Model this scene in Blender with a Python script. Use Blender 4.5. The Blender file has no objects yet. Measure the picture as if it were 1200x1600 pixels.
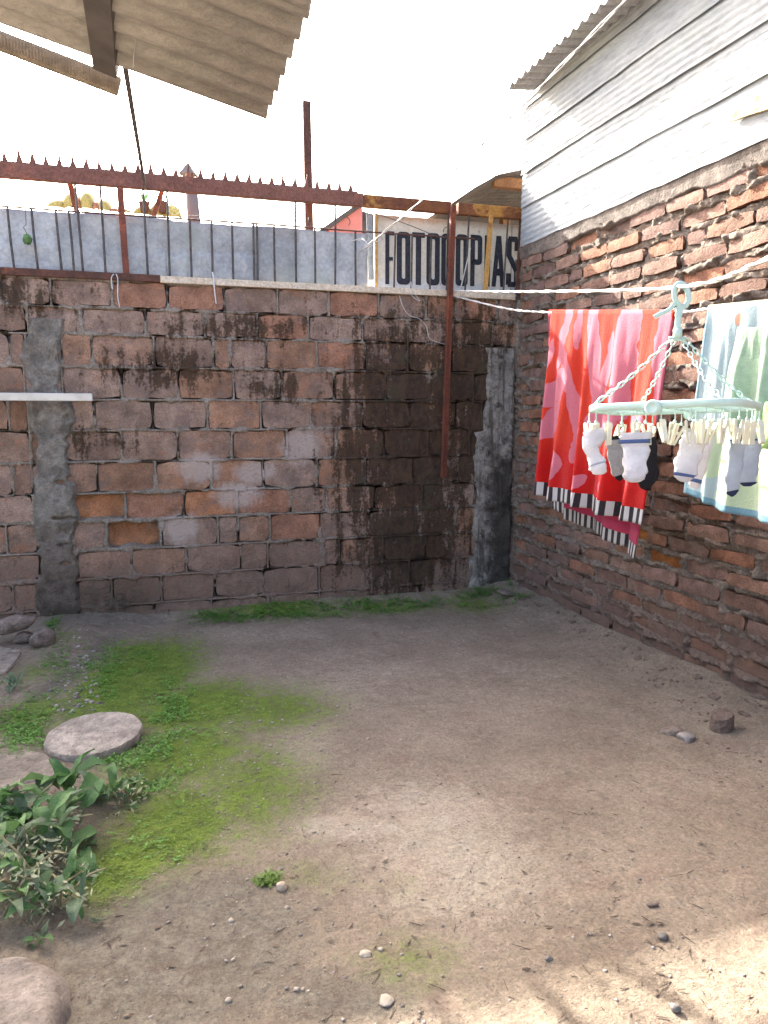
import bpy, math, random
import numpy as np
from mathutils import Vector, Matrix, Euler

# ------------------------------------------------------------------ camera, sky, sun, exposure
SC = bpy.context.scene
COL = SC.collection
S = 0.77                                   # metres per working unit; the finished scene is scaled by it at the end
H = 1.45                                   # eye height in working units
FPX = 1200.0
PITCH = math.atan(155 / FPX); YAW = math.radians(17.2)
cd = bpy.data.cameras.new('camera'); cam = bpy.data.objects.new('camera', cd); COL.objects.link(cam)
cam.location = (0, 0, H * S)
cam.rotation_euler = (math.pi / 2 - PITCH, 0, -YAW)
cd.sensor_fit = 'VERTICAL'; cd.sensor_height = 24.0; cd.lens = 24.0 * FPX / 1600.0
cd.clip_start = 0.02; cd.clip_end = 2000
SC.camera = cam
SUN = Vector((0.24, -0.97, -0.660)).normalized()      # the way the light travels
EL = math.asin(-SUN.z); AZ = math.atan2(-SUN.x, -SUN.y)
w = bpy.data.worlds.new('World'); SC.world = w; w.use_nodes = True
nt = w.node_tree; nt.nodes.clear()
sky = nt.nodes.new('ShaderNodeTexSky'); sky.sky_type = 'NISHITA'; sky.sun_disc = False
sky.sun_elevation = EL; sky.sun_rotation = AZ; sky.air_density = 0.8; sky.dust_density = 7.0; sky.ozone_density = 0.4
bg = nt.nodes.new('ShaderNodeBackground'); bg.inputs[1].default_value = 0.15
wo = nt.nodes.new('ShaderNodeOutputWorld')
nt.links.new(sky.outputs[0], bg.inputs[0]); nt.links.new(bg.outputs[0], wo.inputs[0])
sl = bpy.data.lights.new('sun', 'SUN'); sl.energy = 3.8; sl.angle = math.radians(0.55); sl.color = (1.0, 0.94, 0.84)
sun = bpy.data.objects.new('sun', sl); COL.objects.link(sun); sun.location = (-3, 8, 9)
sun.rotation_euler = SUN.to_track_quat('-Z', 'Y').to_euler()
vs = SC.view_settings; vs.view_transform = 'Standard'; vs.look = 'None'; vs.gamma = 1.0; vs.use_curve_mapping = False
vs.exposure = 2.85
SC.render.engine = 'CYCLES'

# ------------------------------------------------------------------ measuring help: a pixel's ray cut with a real plane
_F = Vector((math.sin(YAW) * math.cos(PITCH), math.cos(YAW) * math.cos(PITCH), -math.sin(PITCH)))
_R = Vector((math.cos(YAW), -math.sin(YAW), 0)); _U = _R.cross(_F)
CP = Vector((0, 0, H))
def at(u, v, ax, val):
    d = _F + _R * ((u - 600) / FPX) + _U * ((800 - v) / FPX)
    return CP + d * ((val - CP[ax]) / d[ax])
def atd(u, v, depth):
    return CP + (_F + _R * ((u - 600) / FPX) + _U * ((800 - v) / FPX)) * depth
D = 5.62      # face of the block wall (y)
W = 2.85      # face of the brick wall (x)
rnd = random.Random(7)
R = math.radians

# ------------------------------------------------------------------ noise on arrays
def _h(i, j, k, seed):
    with np.errstate(over='ignore'):
        n = (i.astype(np.uint32) * np.uint32(374761393)) ^ (j.astype(np.uint32) * np.uint32(668265263)) ^ (k.astype(np.uint32) * np.uint32(2147483647 - 1274126177)) ^ np.uint32((seed * 974711 + 12345) & 0xffffffff)
        n = (n ^ (n >> np.uint32(13))) * np.uint32(1274126177)
        n = n ^ (n >> np.uint32(16))
        n = n * np.uint32(2246822519); n = n ^ (n >> np.uint32(15))
    return n.astype(np.float64) / 4294967295.0
def vnoise(x, y, z=0.0, seed=0):
    x = np.asarray(x, float); y = np.asarray(y, float); z = np.zeros_like(x) + z
    xi = np.floor(x).astype(np.int64); yi = np.floor(y).astype(np.int64); zi = np.floor(z).astype(np.int64)
    fx = x - xi; fy = y - yi; fz = z - zi
    fx = fx * fx * (3 - 2 * fx); fy = fy * fy * (3 - 2 * fy); fz = fz * fz * (3 - 2 * fz)
    r = 0
    for a in (0, 1):
        for b in (0, 1):
            for c in (0, 1):
                wgt = (fx if a else 1 - fx) * (fy if b else 1 - fy) * (fz if c else 1 - fz)
                r = r + wgt * _h(xi + a, yi + b, zi + c, seed)
    return r * 2 - 1
def fbm(x, y, z=0.0, octv=4, seed=0, gain=.5):
    r = 0; a = 1.0; t = 0
    x = np.asarray(x, float); y = np.asarray(y, float)
    for o in range(octv):
        r = r + a * vnoise(x * 2**o, y * 2**o, np.asarray(z) * 2**o, seed + o * 17); t += a; a *= gain
    return r / t
def sstep(a, b, x):
    t = np.clip((x - a) / (b - a), 0, 1); return t * t * (3 - 2 * t)

# ------------------------------------------------------------------ objects
def tag(o, label=None, cat=None, group=None, kind=None):
    if label: o['label'] = label
    if cat: o['category'] = cat
    if group: o['group'] = group
    if kind: o['kind'] = kind
    return o
def thing(name, loc, label, cat, group=None):
    o = bpy.data.objects.new(name, None); COL.objects.link(o); o.location = loc
    o.empty_display_size = .05
    return tag(o, label, cat, group)
def link(name, me, mat, parent=None, kind=None, loc=None, rot=None, scale=None, color=None):
    o = bpy.data.objects.new(name, me); COL.objects.link(o)
    if mat and len(me.materials) == 0: me.materials.append(mat)
    if parent is not None:
        o.parent = parent
        if loc is None: o.location = -Vector(parent.location)     # meshes are written in scene coordinates
        else: o.location = Vector(loc) - Vector(parent.location)
    elif loc is not None: o.location = loc
    if rot is not None: o.rotation_euler = rot
    if scale is not None: o.scale = scale
    if color is not None: o.color = tuple(color) + (1,) if len(color) == 3 else color
    if kind: o['kind'] = kind
    return o
def sub(o, par):            # hang a scene-coordinate mesh as sub-part on a part
    o.parent = par
    w0 = Vector(par.location)
    p = par.parent
    if p: w0 = w0 + Vector(p.location)
    o.location = -w0
    return o
def mesh(name, V, F, smooth=False):
    me = bpy.data.meshes.new(name)
    me.from_pydata([tuple(v) for v in V], [], [tuple(int(i) for i in f) for f in F]); me.update()
    if smooth:
        me.polygons.foreach_set('use_smooth', [True] * len(me.polygons))
    return me
def gridmesh(name, P, smooth=True, flip=False, uv=None):
    """P: array (n, m, 3)"""
    n, m = P.shape[:2]
    idx = np.arange(n * m).reshape(n, m)
    q = np.stack([idx[:-1, :-1], idx[1:, :-1], idx[1:, 1:], idx[:-1, 1:]], -1).reshape(-1, 4)
    if flip: q = q[:, ::-1]
    me = bpy.data.meshes.new(name)
    me.vertices.add(n * m); me.vertices.foreach_set('co', P.reshape(-1).astype(np.float32))
    me.loops.add(q.size); me.loops.foreach_set('vertex_index', q.reshape(-1).astype(np.int32))
    me.polygons.add(len(q)); me.polygons.foreach_set('loop_start', np.arange(0, q.size, 4, dtype=np.int32))
    me.polygons.foreach_set('loop_total', np.full(len(q), 4, np.int32))
    if smooth: me.polygons.foreach_set('use_smooth', np.ones(len(q), bool))
    if uv is not None:
        l = me.uv_layers.new(name='UVMap')
        l.data.foreach_set('uv', uv.reshape(-1, 2)[q.reshape(-1)].reshape(-1).astype(np.float32))
    me.update(calc_edges=True); me.validate()
    return me
class MB:
    def __init__(s): s.V = []; s.F = []
    def add(s, V, F):
        b = len(s.V); s.V += [tuple(v) for v in V]; s.F += [tuple(b + i for i in f) for f in F]; return s
    def box(s, c, d, rot=None, bev=0.0):
        hx, hy, hz = d[0] / 2, d[1] / 2, d[2] / 2
        V = [Vector((x, y, z)) for x in (-hx, hx) for y in (-hy, hy) for z in (-hz, hz)]
        F = [(0, 1, 3, 2), (4, 6, 7, 5), (0, 4, 5, 1), (2, 3, 7, 6), (0, 2, 6, 4), (1, 5, 7, 3)]
        if bev > 0:
            V = []; b = min(bev, hx * .9, hy * .9, hz * .9)
            # chamfered box: 24 corners
            F = []; key = {}
            def v(p):
                t = tuple(round(a, 7) for a in p)
                if t not in key: key[t] = len(V); V.append(Vector(p))
                return key[t]
            h = (hx, hy, hz)
            for ax in range(3):
                a1, a2 = (ax + 1) % 3, (ax + 2) % 3
                for sg in (-1, 1):
                    f = []
                    for s1, s2 in ((-1, -1), (1, -1), (1, 1), (-1, 1)):
                        p = [0, 0, 0]; p[ax] = sg * h[ax]; p[a1] = s1 * (h[a1] - b); p[a2] = s2 * (h[a2] - b); f.append(v(p))
                    F.append(f if sg > 0 else f[::-1])
                for s1 in (-1, 1):
                    for s2 in (-1, 1):
                        f = []
                        for e, which in ((-1, 0), (1, 0), (1, 1), (-1, 1)):
                            p = [0, 0, 0]; p[ax] = e * (h[ax] - b)
                            p[a1] = s1 * (h[a1] - (b if which else 0)); p[a2] = s2 * (h[a2] - (0 if which else b)); f.append(v(p))
                        F.append(f if s1 * s2 < 0 else f[::-1])
            for sx in (-1, 1):
                for sy in (-1, 1):
                    for sz in (-1, 1):
                        f = [v((sx * hx, sy * (hy - b), sz * (hz - b))), v((sx * (hx - b), sy * hy, sz * (hz - b))), v((sx * (hx - b), sy * (hy - b), sz * hz))]
                        F.append(f if sx * sy * sz > 0 else f[::-1])
        if rot is not None: V = [rot @ v_ for v_ in V]
        c = Vector(c)
        return s.add([v_ + c for v_ in V], F)
    def bar(s, p0, p1, wd, ht, up=(0, 0, 1), bev=0.0):
        p0 = Vector(p0); p1 = Vector(p1); y = (p1 - p0); L = y.length; y.normalize()
        up = Vector(up)
        if abs(y.dot(up)) > .98: up = Vector((0, 1, 0))
        x = y.cross(up).normalized(); z = x.cross(y)
        M = Matrix((x, y, z)).transposed()
        return s.box((p0 + p1) / 2, (wd, L, ht), M, bev)
    def tube(s, pts, r, n=6, cap=True):
        pts = [Vector(p) for p in pts]; m = len(pts)
        rr = r if hasattr(r, '__len__') else [r] * m
        V = []; F = []; ref = None
        for i, p in enumerate(pts):
            t = (pts[min(i + 1, m - 1)] - pts[max(i - 1, 0)])
            if t.length < 1e-9: t = Vector((0, 0, 1))
            t.normalize()
            if ref is None:
                ref = Vector((0, 0, 1)) if abs(t.z) < .9 else Vector((1, 0, 0))
            a = (ref - t * ref.dot(t)).normalized(); ref = a; b = t.cross(a)
            for k in range(n):
                an = 2 * math.pi * k / n; V.append(p + (a * math.cos(an) + b * math.sin(an)) * rr[i])
        for i in range(m - 1):
            for k in range(n):
                k2 = (k + 1) % n; F.append((i * n + k, i * n + k2, (i + 1) * n + k2, (i + 1) * n + k))
        if cap: F.append(tuple(range(n))[::-1]); F.append(tuple((m - 1) * n + k for k in range(n)))
        return s.add(V, F)
    def lathe(s, prof, c, n=24, M=None):
        V = []; F = []; c = Vector(c); m = len(prof)
        for r, z in prof:
            for k in range(n):
                a = 2 * math.pi * k / n; p = Vector((r * math.cos(a), r * math.sin(a), z))
                V.append((M @ p if M else p) + c)
        for i in range(m - 1):
            for k in range(n):
                k2 = (k + 1) % n; F.append((i * n + k, i * n + k2, (i + 1) * n + k2, (i + 1) * n + k))
        if prof[0][0] > 1e-6: F.append(tuple(range(n))[::-1])
        if prof[-1][0] > 1e-6: F.append(tuple((m - 1) * n + k for k in range(n)))
        return s.add(V, F)
    def prism(s, poly, y0, y1):      # polygon in x,z ; extruded along y
        n = len(poly)
        V = [(x, y0, z) for x, z in poly] + [(x, y1, z) for x, z in poly]
        F = [tuple(range(n)), tuple(range(2 * n - 1, n - 1, -1))] + [(i, i + n, (i + 1) % n + n, (i + 1) % n) for i in range(n)]
        return s.add(V, F)
    def me(s, name, smooth=False): return mesh(name, s.V, s.F, smooth)
    def build(s, name, mat, parent=None, smooth=False, kind=None, color=None, loc=None):
        return link(name, s.me(name, smooth), mat, parent, kind=kind, color=color, loc=loc)

# ------------------------------------------------------------------ materials
class N:
    def __init__(s, name, rough=.8, metal=0.0, spec=.3):
        s.m = bpy.data.materials.new(name); s.m.use_nodes = True; s.t = s.m.node_tree; s.t.nodes.clear()
        s.out = s.n('ShaderNodeOutputMaterial'); s.b = s.n('ShaderNodeBsdfPrincipled')
        s.b.inputs['Roughness'].default_value = rough; s.b.inputs['Metallic'].default_value = metal
        s.b.inputs['Specular IOR Level'].default_value = spec
        s.l(s.b.outputs[0], s.out.inputs[0]); s._p = None; s._o = None
    def n(s, t): return s.t.nodes.new(t)
    def l(s, a, b): s.t.links.new(a, b)
    def put(s, sock, v):
        if v is None: return
        if isinstance(v, bpy.types.NodeSocket): s.l(v, sock)
        else:
            if sock.type == 'RGBA' and len(v) == 3: v = tuple(v) + (1,)
            sock.default_value = v
    def P(s):        # place in the scene, working units
        if s._p is None:
            g = s.n('ShaderNodeNewGeometry'); v = s.n('ShaderNodeVectorMath'); v.operation = 'SCALE'; v.inputs['Scale'].default_value = 1 / S
            s.l(g.outputs['Position'], v.inputs[0]); s._p = v.outputs[0]
        return s._p
    def O(s):
        if s._o is None: s._o = s.n('ShaderNodeTexCoord').outputs['Object']
        return s._o
    def UV(s): return s.n('ShaderNodeTexCoord').outputs['UV']
    def oc(s): return s.n('ShaderNodeObjectInfo').outputs['Color']
    def orand(s): return s.n('ShaderNodeObjectInfo').outputs['Random']
    def attr(s, nm):
        a = s.n('ShaderNodeAttribute'); a.attribute_name = nm; return a.outputs['Fac']
    def sc(s, vec, xyz):
        v = s.n('ShaderNodeVectorMath'); v.operation = 'MULTIPLY'; s.l(vec, v.inputs[0]); v.inputs[1].default_value = xyz; return v.outputs[0]
    def noise(s, scale, det=4, rough=.55, vec=None, dist=0.0):
        n = s.n('ShaderNodeTexNoise'); n.inputs['Scale'].default_value = scale; n.inputs['Detail'].default_value = det
        n.inputs['Roughness'].default_value = rough; n.inputs['Distortion'].default_value = dist
        s.l(vec or s.P(), n.inputs['Vector']); return n.outputs['Fac']
    def vor(s, scale, vec=None, feat='F1'):
        n = s.n('ShaderNodeTexVoronoi'); n.feature = feat; n.inputs['Scale'].default_value = scale; s.l(vec or s.P(), n.inputs['Vector']); return n.outputs['Distance']
    def mr(s, v, a, b, c=0.0, d=1.0):
        n = s.n('ShaderNodeMapRange'); s.put(n.inputs[0], v)
        for i, k in enumerate((a, b, c, d)): n.inputs[1 + i].default_value = k
        n.interpolation_type = 'SMOOTHSTEP'; return n.outputs[0]
    def math(s, op, a, b=0.0, clamp=False):
        n = s.n('ShaderNodeMath'); n.operation = op; n.use_clamp = clamp; s.put(n.inputs[0], a); s.put(n.inputs[1], b); return n.outputs[0]
    def mix(s, f, a, b, mode='MIX'):
        n = s.n('ShaderNodeMix'); n.data_type = 'RGBA'; n.blend_type = mode
        s.put(n.inputs[0], f); s.put(n.inputs[6], a); s.put(n.inputs[7], b); return n.outputs[2]
    def var(s, col, f, lo, hi):          # multiply a colour by lo..hi
        v = s.mr(f, .3, .7, lo, hi); n = s.n('ShaderNodeVectorMath'); n.operation = 'SCALE'; s.put(n.inputs[0], col if isinstance(col, bpy.types.NodeSocket) else tuple(col)[:3]); s.l(v, n.inputs['Scale']); return n.outputs[0]
    def ell(s, vec, c, r, rot=(0, 0, 0), e0=1.0, e1=0.0):
        m = s.n('ShaderNodeMapping'); m.vector_type = 'TEXTURE'; s.l(vec, m.inputs[0])
        m.inputs[1].default_value = c; m.inputs[2].default_value = rot; m.inputs[3].default_value = r
        l = s.n('ShaderNodeVectorMath'); l.operation = 'LENGTH'; s.l(m.outputs[0], l.inputs[0])
        return s.mr(l.outputs['Value'], e0, e1, 0, 1)
    def many(s, vec, L, e0=1.0, e1=0.0):
        r = None
        for c, rad, rot in L:
            k = s.ell(vec, c, rad, rot, e0, e1); r = k if r is None else s.math('MAXIMUM', r, k)
        return r
    def sep(s, vec=None):
        n = s.n('ShaderNodeSeparateXYZ'); s.l(vec or s.P(), n.inputs[0]); return n.outputs
    def bump(s, hgt, dist=.004, strength=1.0):
        b = s.n('ShaderNodeBump'); b.inputs['Strength'].default_value = strength; b.inputs['Distance'].default_value = dist
        s.l(hgt, b.inputs['Height']); s.l(b.outputs[0], s.b.inputs['Normal'])
    def col(s, c): s.put(s.b.inputs['Base Color'], c); return s.m
    def rough(s, r): s.put(s.b.inputs['Roughness'], r)

def simple(name, c, rough=.7, metal=0.0, var=.18, scale=18, bump=0.0, bscale=90, spec=.3):
    n = N(name, rough, metal, spec)
    col = n.var(c, n.noise(scale, 4), 1 - var, 1 + var)
    if bump: n.bump(n.noise(bscale, 4, .6), bump)
    return n.col(col)

def wall_dirt(n, col, mortar=False):
    """moss-black stains, salts and mud of the block wall, by place on the wall"""
    p = n.P()
    sp = n.sep()
    flat = n.sc(p, (1, 0, 1))
    big = n.noise(3.2, 5, .62, flat); fine = n.noise(14, 6, .7, n.sc(p, (1, 0, .55))); spk = n.noise(55, 4, .7, p)
    streak = n.noise(9, 5, .6, n.sc(p, (1.5, 0, .16)))
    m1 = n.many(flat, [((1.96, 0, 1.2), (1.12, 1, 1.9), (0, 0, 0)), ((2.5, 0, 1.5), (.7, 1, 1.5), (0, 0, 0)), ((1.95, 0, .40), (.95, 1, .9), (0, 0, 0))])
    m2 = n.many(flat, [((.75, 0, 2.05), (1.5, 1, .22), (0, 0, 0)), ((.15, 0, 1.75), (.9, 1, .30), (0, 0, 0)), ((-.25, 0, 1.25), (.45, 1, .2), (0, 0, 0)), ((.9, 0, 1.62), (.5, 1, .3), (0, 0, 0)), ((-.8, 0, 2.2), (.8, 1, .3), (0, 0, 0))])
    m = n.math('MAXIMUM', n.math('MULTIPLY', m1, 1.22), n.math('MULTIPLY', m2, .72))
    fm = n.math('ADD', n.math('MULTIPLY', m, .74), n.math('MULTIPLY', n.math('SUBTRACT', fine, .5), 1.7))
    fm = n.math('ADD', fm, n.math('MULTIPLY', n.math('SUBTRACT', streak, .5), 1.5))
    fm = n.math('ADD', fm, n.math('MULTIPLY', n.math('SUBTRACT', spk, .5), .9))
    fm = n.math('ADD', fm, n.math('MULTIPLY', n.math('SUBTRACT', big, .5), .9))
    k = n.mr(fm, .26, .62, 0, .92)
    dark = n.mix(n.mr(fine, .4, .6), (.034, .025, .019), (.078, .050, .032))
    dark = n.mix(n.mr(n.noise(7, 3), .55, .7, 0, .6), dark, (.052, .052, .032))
    # salts
    s1 = n.many(flat, [((.36, 0, 1.06), (.30, 1, .22), (0, 0, 0)), ((.62, 0, .86), (.35, 1, .2), (0, 0, 0)), ((.22, 0, .62), (.25, 1, .25), (0, 0, 0)), ((.75, 0, 1.02), (.3, 1, .18), (0, 0, 0)), ((1.1, 0, 1.2), (.3, 1, .25), (0, 0, 0))])
    ks = n.mr(n.math('ADD', s1, n.math('MULTIPLY', n.math('SUBTRACT', fine, .5), 1.3)), .30, .8, 0, .8)
    # mud thrown up from the ground
    zz = n.math('ADD', sp[2], n.math('MULTIPLY', n.math('SUBTRACT', big, .5), .55))
    km = n.mr(zz, .62, .22, 0, .78)
    km2 = n.math('MULTIPLY', n.ell(flat, (-.25, 0, .12), (.55, 1, .30)), n.mr(fine, .35, .6, .4, 1))
    col = n.mix(ks, col, (.50, .43, .39))
    col = n.mix(km, col, n.mix(n.mr(fine, .3, .7), (.175, .115, .085), (.25, .175, .14)))
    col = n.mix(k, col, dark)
    col = n.mix(n.math('MULTIPLY', km2, .85), col, (.05, .045, .03))
    return col

def m_block():
    n = N('terracotta_block', .92, 0, .15)
    base = n.oc()
    f1 = n.noise(7, 5, .65); f2 = n.noise(42, 5, .7); f3 = n.noise(150, 3, .7)
    c = n.var(n.var(base, f1, .68, 1.28), f3, .72, 1.26)
    c = n.mix(n.mr(n.noise(4.2, 5, .7), .55, .66, 0, .55), c, (.40, .20, .115))
    c = n.mix(n.mr(n.noise(5.3, 4, .6), .52, .66, 0, .65), c, (.22, .165, .145))
    c = n.mix(n.mr(f2, .56, .75, 0, .5), c, (.10, .065, .05))
    c = n.mix(n.mr(f2, .44, .28, 0, .45), c, (.46, .33, .27))
    c = wall_dirt(n, c)
    h = n.math('ADD', n.math('MULTIPLY', f2, .6), n.math('MULTIPLY', f3, .3)); h = n.math('ADD', h, n.math('MULTIPLY', f1, 1.6))
    n.bump(h, .022)
    return n.col(c)
def m_mortar(name, c0, c1, dirt):
    n = N(name, .95, 0, .1)
    f1 = n.noise(9, 5, .65); f2 = n.noise(60, 5, .7)
    c = n.mix(n.mr(f1, .3, .7), c0, c1); c = n.var(n.var(c, f2, .70, 1.25), n.noise(170, 3, .7), .75, 1.22)
    if dirt: c = wall_dirt(n, c, True)
    else:
        sp = n.sep(); zz = n.math('ADD', sp[2], n.math('MULTIPLY', n.math('SUBTRACT', f1, .5), .6))
        c = n.mix(n.mr(zz, .55, .15, 0, .75), c, n.mix(n.mr(f2, .3, .7), (.15, .10, .078), (.21, .15, .12)))
    n.bump(n.math('ADD', f2, n.math('MULTIPLY', f1, 1.0)), .016)
    return n.col(c)
def m_brick():
    n = N('fired_brick', .9, 0, .15)
    f1 = n.noise(11, 5, .65); f2 = n.noise(55, 5, .7); f3 = n.noise(170, 3, .7)
    c = n.var(n.var(n.oc(), f1, .70, 1.28), f3, .72, 1.26)
    c = n.mix(n.mr(f2, .56, .74, 0, .55), c, (.10, .06, .045))
    c = n.mix(n.mr(n.noise(6, 5, .7), .55, .7, 0, .7), c, (.24, .20, .175))
    sp = n.sep(); zz = n.math('ADD', sp[2], n.math('MULTIPLY', n.math('SUBTRACT', n.noise(4, 4, .6), .5), .8))
    c = n.mix(n.mr(zz, .55, .10, 0, .72), c, (.175, .115, .09))
    h = n.math('ADD', n.math('MULTIPLY', f2, .6), n.math('MULTIPLY', f3, .3)); h = n.math('ADD', h, n.math('MULTIPLY', f1, .8))
    n.bump(h, .018)
    return n.col(c)
def m_concrete(name, c, dirt=False, stain=0.0):
    n = N(name, .9, 0, .2)
    f1 = n.noise(8, 5, .65); f2 = n.noise(70, 5, .7)
    c = n.var(c, f1, .68, 1.25); c = n.mix(n.mr(f2, .56, .70, 0, .75), c, (.09, .08, .068)); c = n.var(c, n.noise(25, 5, .7), .75, 1.2)
    c = n.var(c, f2, .82, 1.15)
    if stain:
        sp = n.sep(); zz = n.math('ADD', sp[2], n.math('MULTIPLY', n.math('SUBTRACT', f1, .5), 1.3))
        k = n.math('MULTIPLY', n.mr(zz, 1.35, .9, 0, .85), n.mr(n.math('ADD', sp[0], n.math('MULTIPLY', n.math('SUBTRACT', n.noise(18, 4), .5), .25)), 2.54, 2.68, .12, 1))
        c = n.mix(k, c, (.035, .03, .025))
        st = n.noise(16, 5, .6, n.sc(n.P(), (1.5, 0, .12)))
        c = n.mix(n.mr(st, .50, .62, 0, .75), c, (.085, .075, .062)); c = n.mix(n.mr(n.noise(13, 6, .75), .52, .64, 0, .8), c, (.05, .043, .036))
    if dirt:
        sp = n.sep(); zz = n.math('ADD', sp[2], n.math('MULTIPLY', n.math('SUBTRACT', f1, .5), .9))
        c = n.mix(n.mr(zz, .85, .35, 0, .8), c, (.155, .12, .095))
        c = n.mix(n.mr(zz, .35, .05, 0, .7), c, (.055, .045, .033))
    n.bump(n.math('ADD', f2, n.math('MULTIPLY', f1, 1.5)), .020)
    return n.col(c)
def m_rust(name, c0, c1, c2, sc=9, thr=.55):
    n = N(name, .75, .1, .25)
    f = n.noise(sc, 6, .7); g = n.noise(70, 4, .7)
    c = n.mix(n.mr(f, .35, .65), c0, c1); c = n.mix(n.mr(n.noise(sc * .7, 5, .7), thr, thr + .1), c, c2); c = n.var(c, g, .75, 1.25)
    n.bump(n.math('ADD', g, f), .003)
    return n.col(c)
def m_zinc(name, c0=(.40, .44, .47), c1=(.54, .57, .58), rust=.0, metal=.35, rough=.5, sx=(1, 1, 1), dirt=.0):
    n = N(name, rough, metal, .4 if name != 'zinc_siding' else .08)
    v = n.sc(n.P(), sx)
    f = n.noise(5, 6, .7, v); g = n.noise(40, 5, .7, v)
    c = n.mix(n.mr(f, .3, .7), c0, c1); c = n.var(c, g, .86, 1.1)
    c = n.mix(n.mr(n.noise(2.4, 4, .6, v), .55, .7, 0, .35), c, (.42, .46, .38))
    if name == 'galvanised_sheet': c = n.var(c, n.mr(n.orand(), 0, 1, .3, .7), .78, 1.12)
    if dirt: c = n.mix(n.mr(n.noise(11, 7, .75, v), .56, .7, 0, dirt), c, (.13, .12, .10))
    if rust: c = n.mix(n.mr(n.noise(6, 6, .75, v), .62, .72, 0, rust), c, (.17, .075, .03))
    n.rough(n.mr(g, .3, .7, rough - .1, rough + .15))
    n.bump(n.math('ADD', n.math('MULTIPLY', f, 3), n.math('MULTIPLY', g, .4)), .005)
    return n.col(c)
def m_leaf(name, c0, c1, trans=.25):
    n = N(name, .5, 0, .35)
    f = n.noise(30, 3, .6, n.O()); r = n.orand()
    c = n.mix(r, c0, c1); c = n.var(c, f, .8, 1.2)
    n.bump(n.noise(60, 3, .6, n.O()), .003)
    # a little light passes through
    t = n.n('ShaderNodeBsdfTranslucent'); n.put(t.inputs[0], c)
    mx = n.n('ShaderNodeMixShader'); mx.inputs[0].default_value = trans
    n.l(n.b.outputs[0], mx.inputs[1]); n.l(t.outputs[0], mx.inputs[2]); n.l(mx.outputs[0], n.out.inputs[0])
    return n.col(c)
def cloth(n, c, trans=.35, sheen=.2):
    h = n.noise(420, 2, .6); n.bump(n.math('ADD', h, n.math('MULTIPLY', n.noise(90, 3), 1)), .004)
    t = n.n('ShaderNodeBsdfTranslucent'); n.put(t.inputs[0], c)
    mx = n.n('ShaderNodeMixShader'); mx.inputs[0].default_value = trans
    n.put(n.b.inputs['Base Color'], c)
    n.b.inputs['Sheen Weight'].default_value = sheen
    n.l(n.b.outputs[0], mx.inputs[1]); n.l(t.outputs[0], mx.inputs[2]); n.l(mx.outputs[0], n.out.inputs[0])
    return n.m
def m_cloth(name, c, trans=.3, var=.08):
    n = N(name, .9, 0, .1); return cloth(n, n.var(c, n.noise(25, 4), 1 - var, 1 + var), trans, .2 if sum(c) > .9 else 0.0)

M = {}
M['block'] = m_block(); M['brick'] = m_brick()
M['mortar_block'] = m_mortar('mortar_grey', (.235, .203, .168), (.345, .308, .262), True)
M['mortar_brick'] = m_mortar('mortar_brown', (.17, .14, .115), (.27, .225, .185), False)
M['column'] = m_concrete('column_concrete', (.27, .255, .225), dirt=True)
M['corner'] = m_concrete('corner_concrete', (.36, .335, .30), stain=1)
M['ledge'] = m_concrete('ledge_mortar', (.24, .205, .18))
M['slab'] = m_concrete('slab_concrete', (.38, .315, .255))
M['lump'] = m_concrete('lump_concrete', (.31, .265, .23))
M['lid'] = m_concrete('lid_concrete', (.50, .425, .355))
M['stone'] = m_concrete('field_stone', (.27, .215, .18))
M['pebble'] = simple('pebble', (.24, .21, .19), .85, var=.5, scale=14, bump=.003)
M['rust_beam'] = m_rust('rusted_paint', (.15, .068, .05), (.20, .090, .066), (.25, .10, .068))
M['rust_ochre'] = m_rust('rusted_ochre', (.19, .075, .03), (.13, .05, .03), (.36, .18, .045), 5, .5)
M['rust_dark'] = m_rust('dark_rust', (.075, .04, .03), (.12, .055, .04), (.17, .065, .04))
M['rust_post'] = m_rust('red_rust', (.20, .065, .04), (.13, .05, .035), (.26, .085, .05), 6)
M['cream'] = m_rust('cream_paint', (.55, .47, .36), (.62, .55, .44), (.30, .14, .06), 8, .6)
M['iron'] = simple('bare_iron', (.085, .075, .07), .6, .3, .4, 30)
M['galv'] = m_zinc('galvanised_sheet', (.28, .30, .31), (.45, .47, .475), .25, .15, .6, dirt=.25)
M['zinc_wall'] = m_zinc('zinc_siding', (.24, .265, .285), (.31, .33, .34), .0, .0, .7, (1, .25, 1), dirt=.55)
M['zinc_eave'] = m_zinc('zinc_eave', (.30, .30, .31), (.40, .40, .40), .1, .2, .55)
M['zinc_porch'] = m_zinc('porch_sheet', (.36, .345, .315), (.46, .445, .415), .3, .1, .6, (.4, 1, 1), dirt=.2)
M['channel'] = simple('primer_channel', (.15, .135, .13), .55, .3, .2, 8)
M['fascia'] = simple('painted_board', (.30, .255, .20), .6, .1, .2, 20, .003)
M['timber'] = m_rust('old_timber', (.26, .13, .06), (.36, .19, .09), (.16, .075, .04), 4, .6)
M['lath'] = m_rust('yellow_lath', (.42, .24, .07), (.50, .30, .10), (.26, .12, .05), 6, .6)
M['sign'] = None
M['letter'] = simple('black_lettering', (.022, .025, .035), .55, 0, .4, 40)
M['wire'] = simple('bright_wire', (.55, .55, .55), .4, .5, .15)
M['cord'] = simple('white_cord', (.62, .60, .57), .6, 0, .15)
M['alu'] = simple('aluminium', (.55, .56, .54), .4, .5, .12, 8)
M['mint'] = simple('mint_plastic', (.40, .55, .51), .38, 0, .05, 10, spec=.5)
M['peg'] = simple('cream_plastic', (.56, .55, .44), .4, 0, .1, 20, spec=.5)
M['white_sock'] = m_cloth('white_knit', (.74, .73, .76), .25)
M['grey_sock'] = m_cloth('grey_knit', (.30, .30, .33), .15)
M['black_sock'] = m_cloth('black_knit', (.018, .018, .024), .05)
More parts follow.
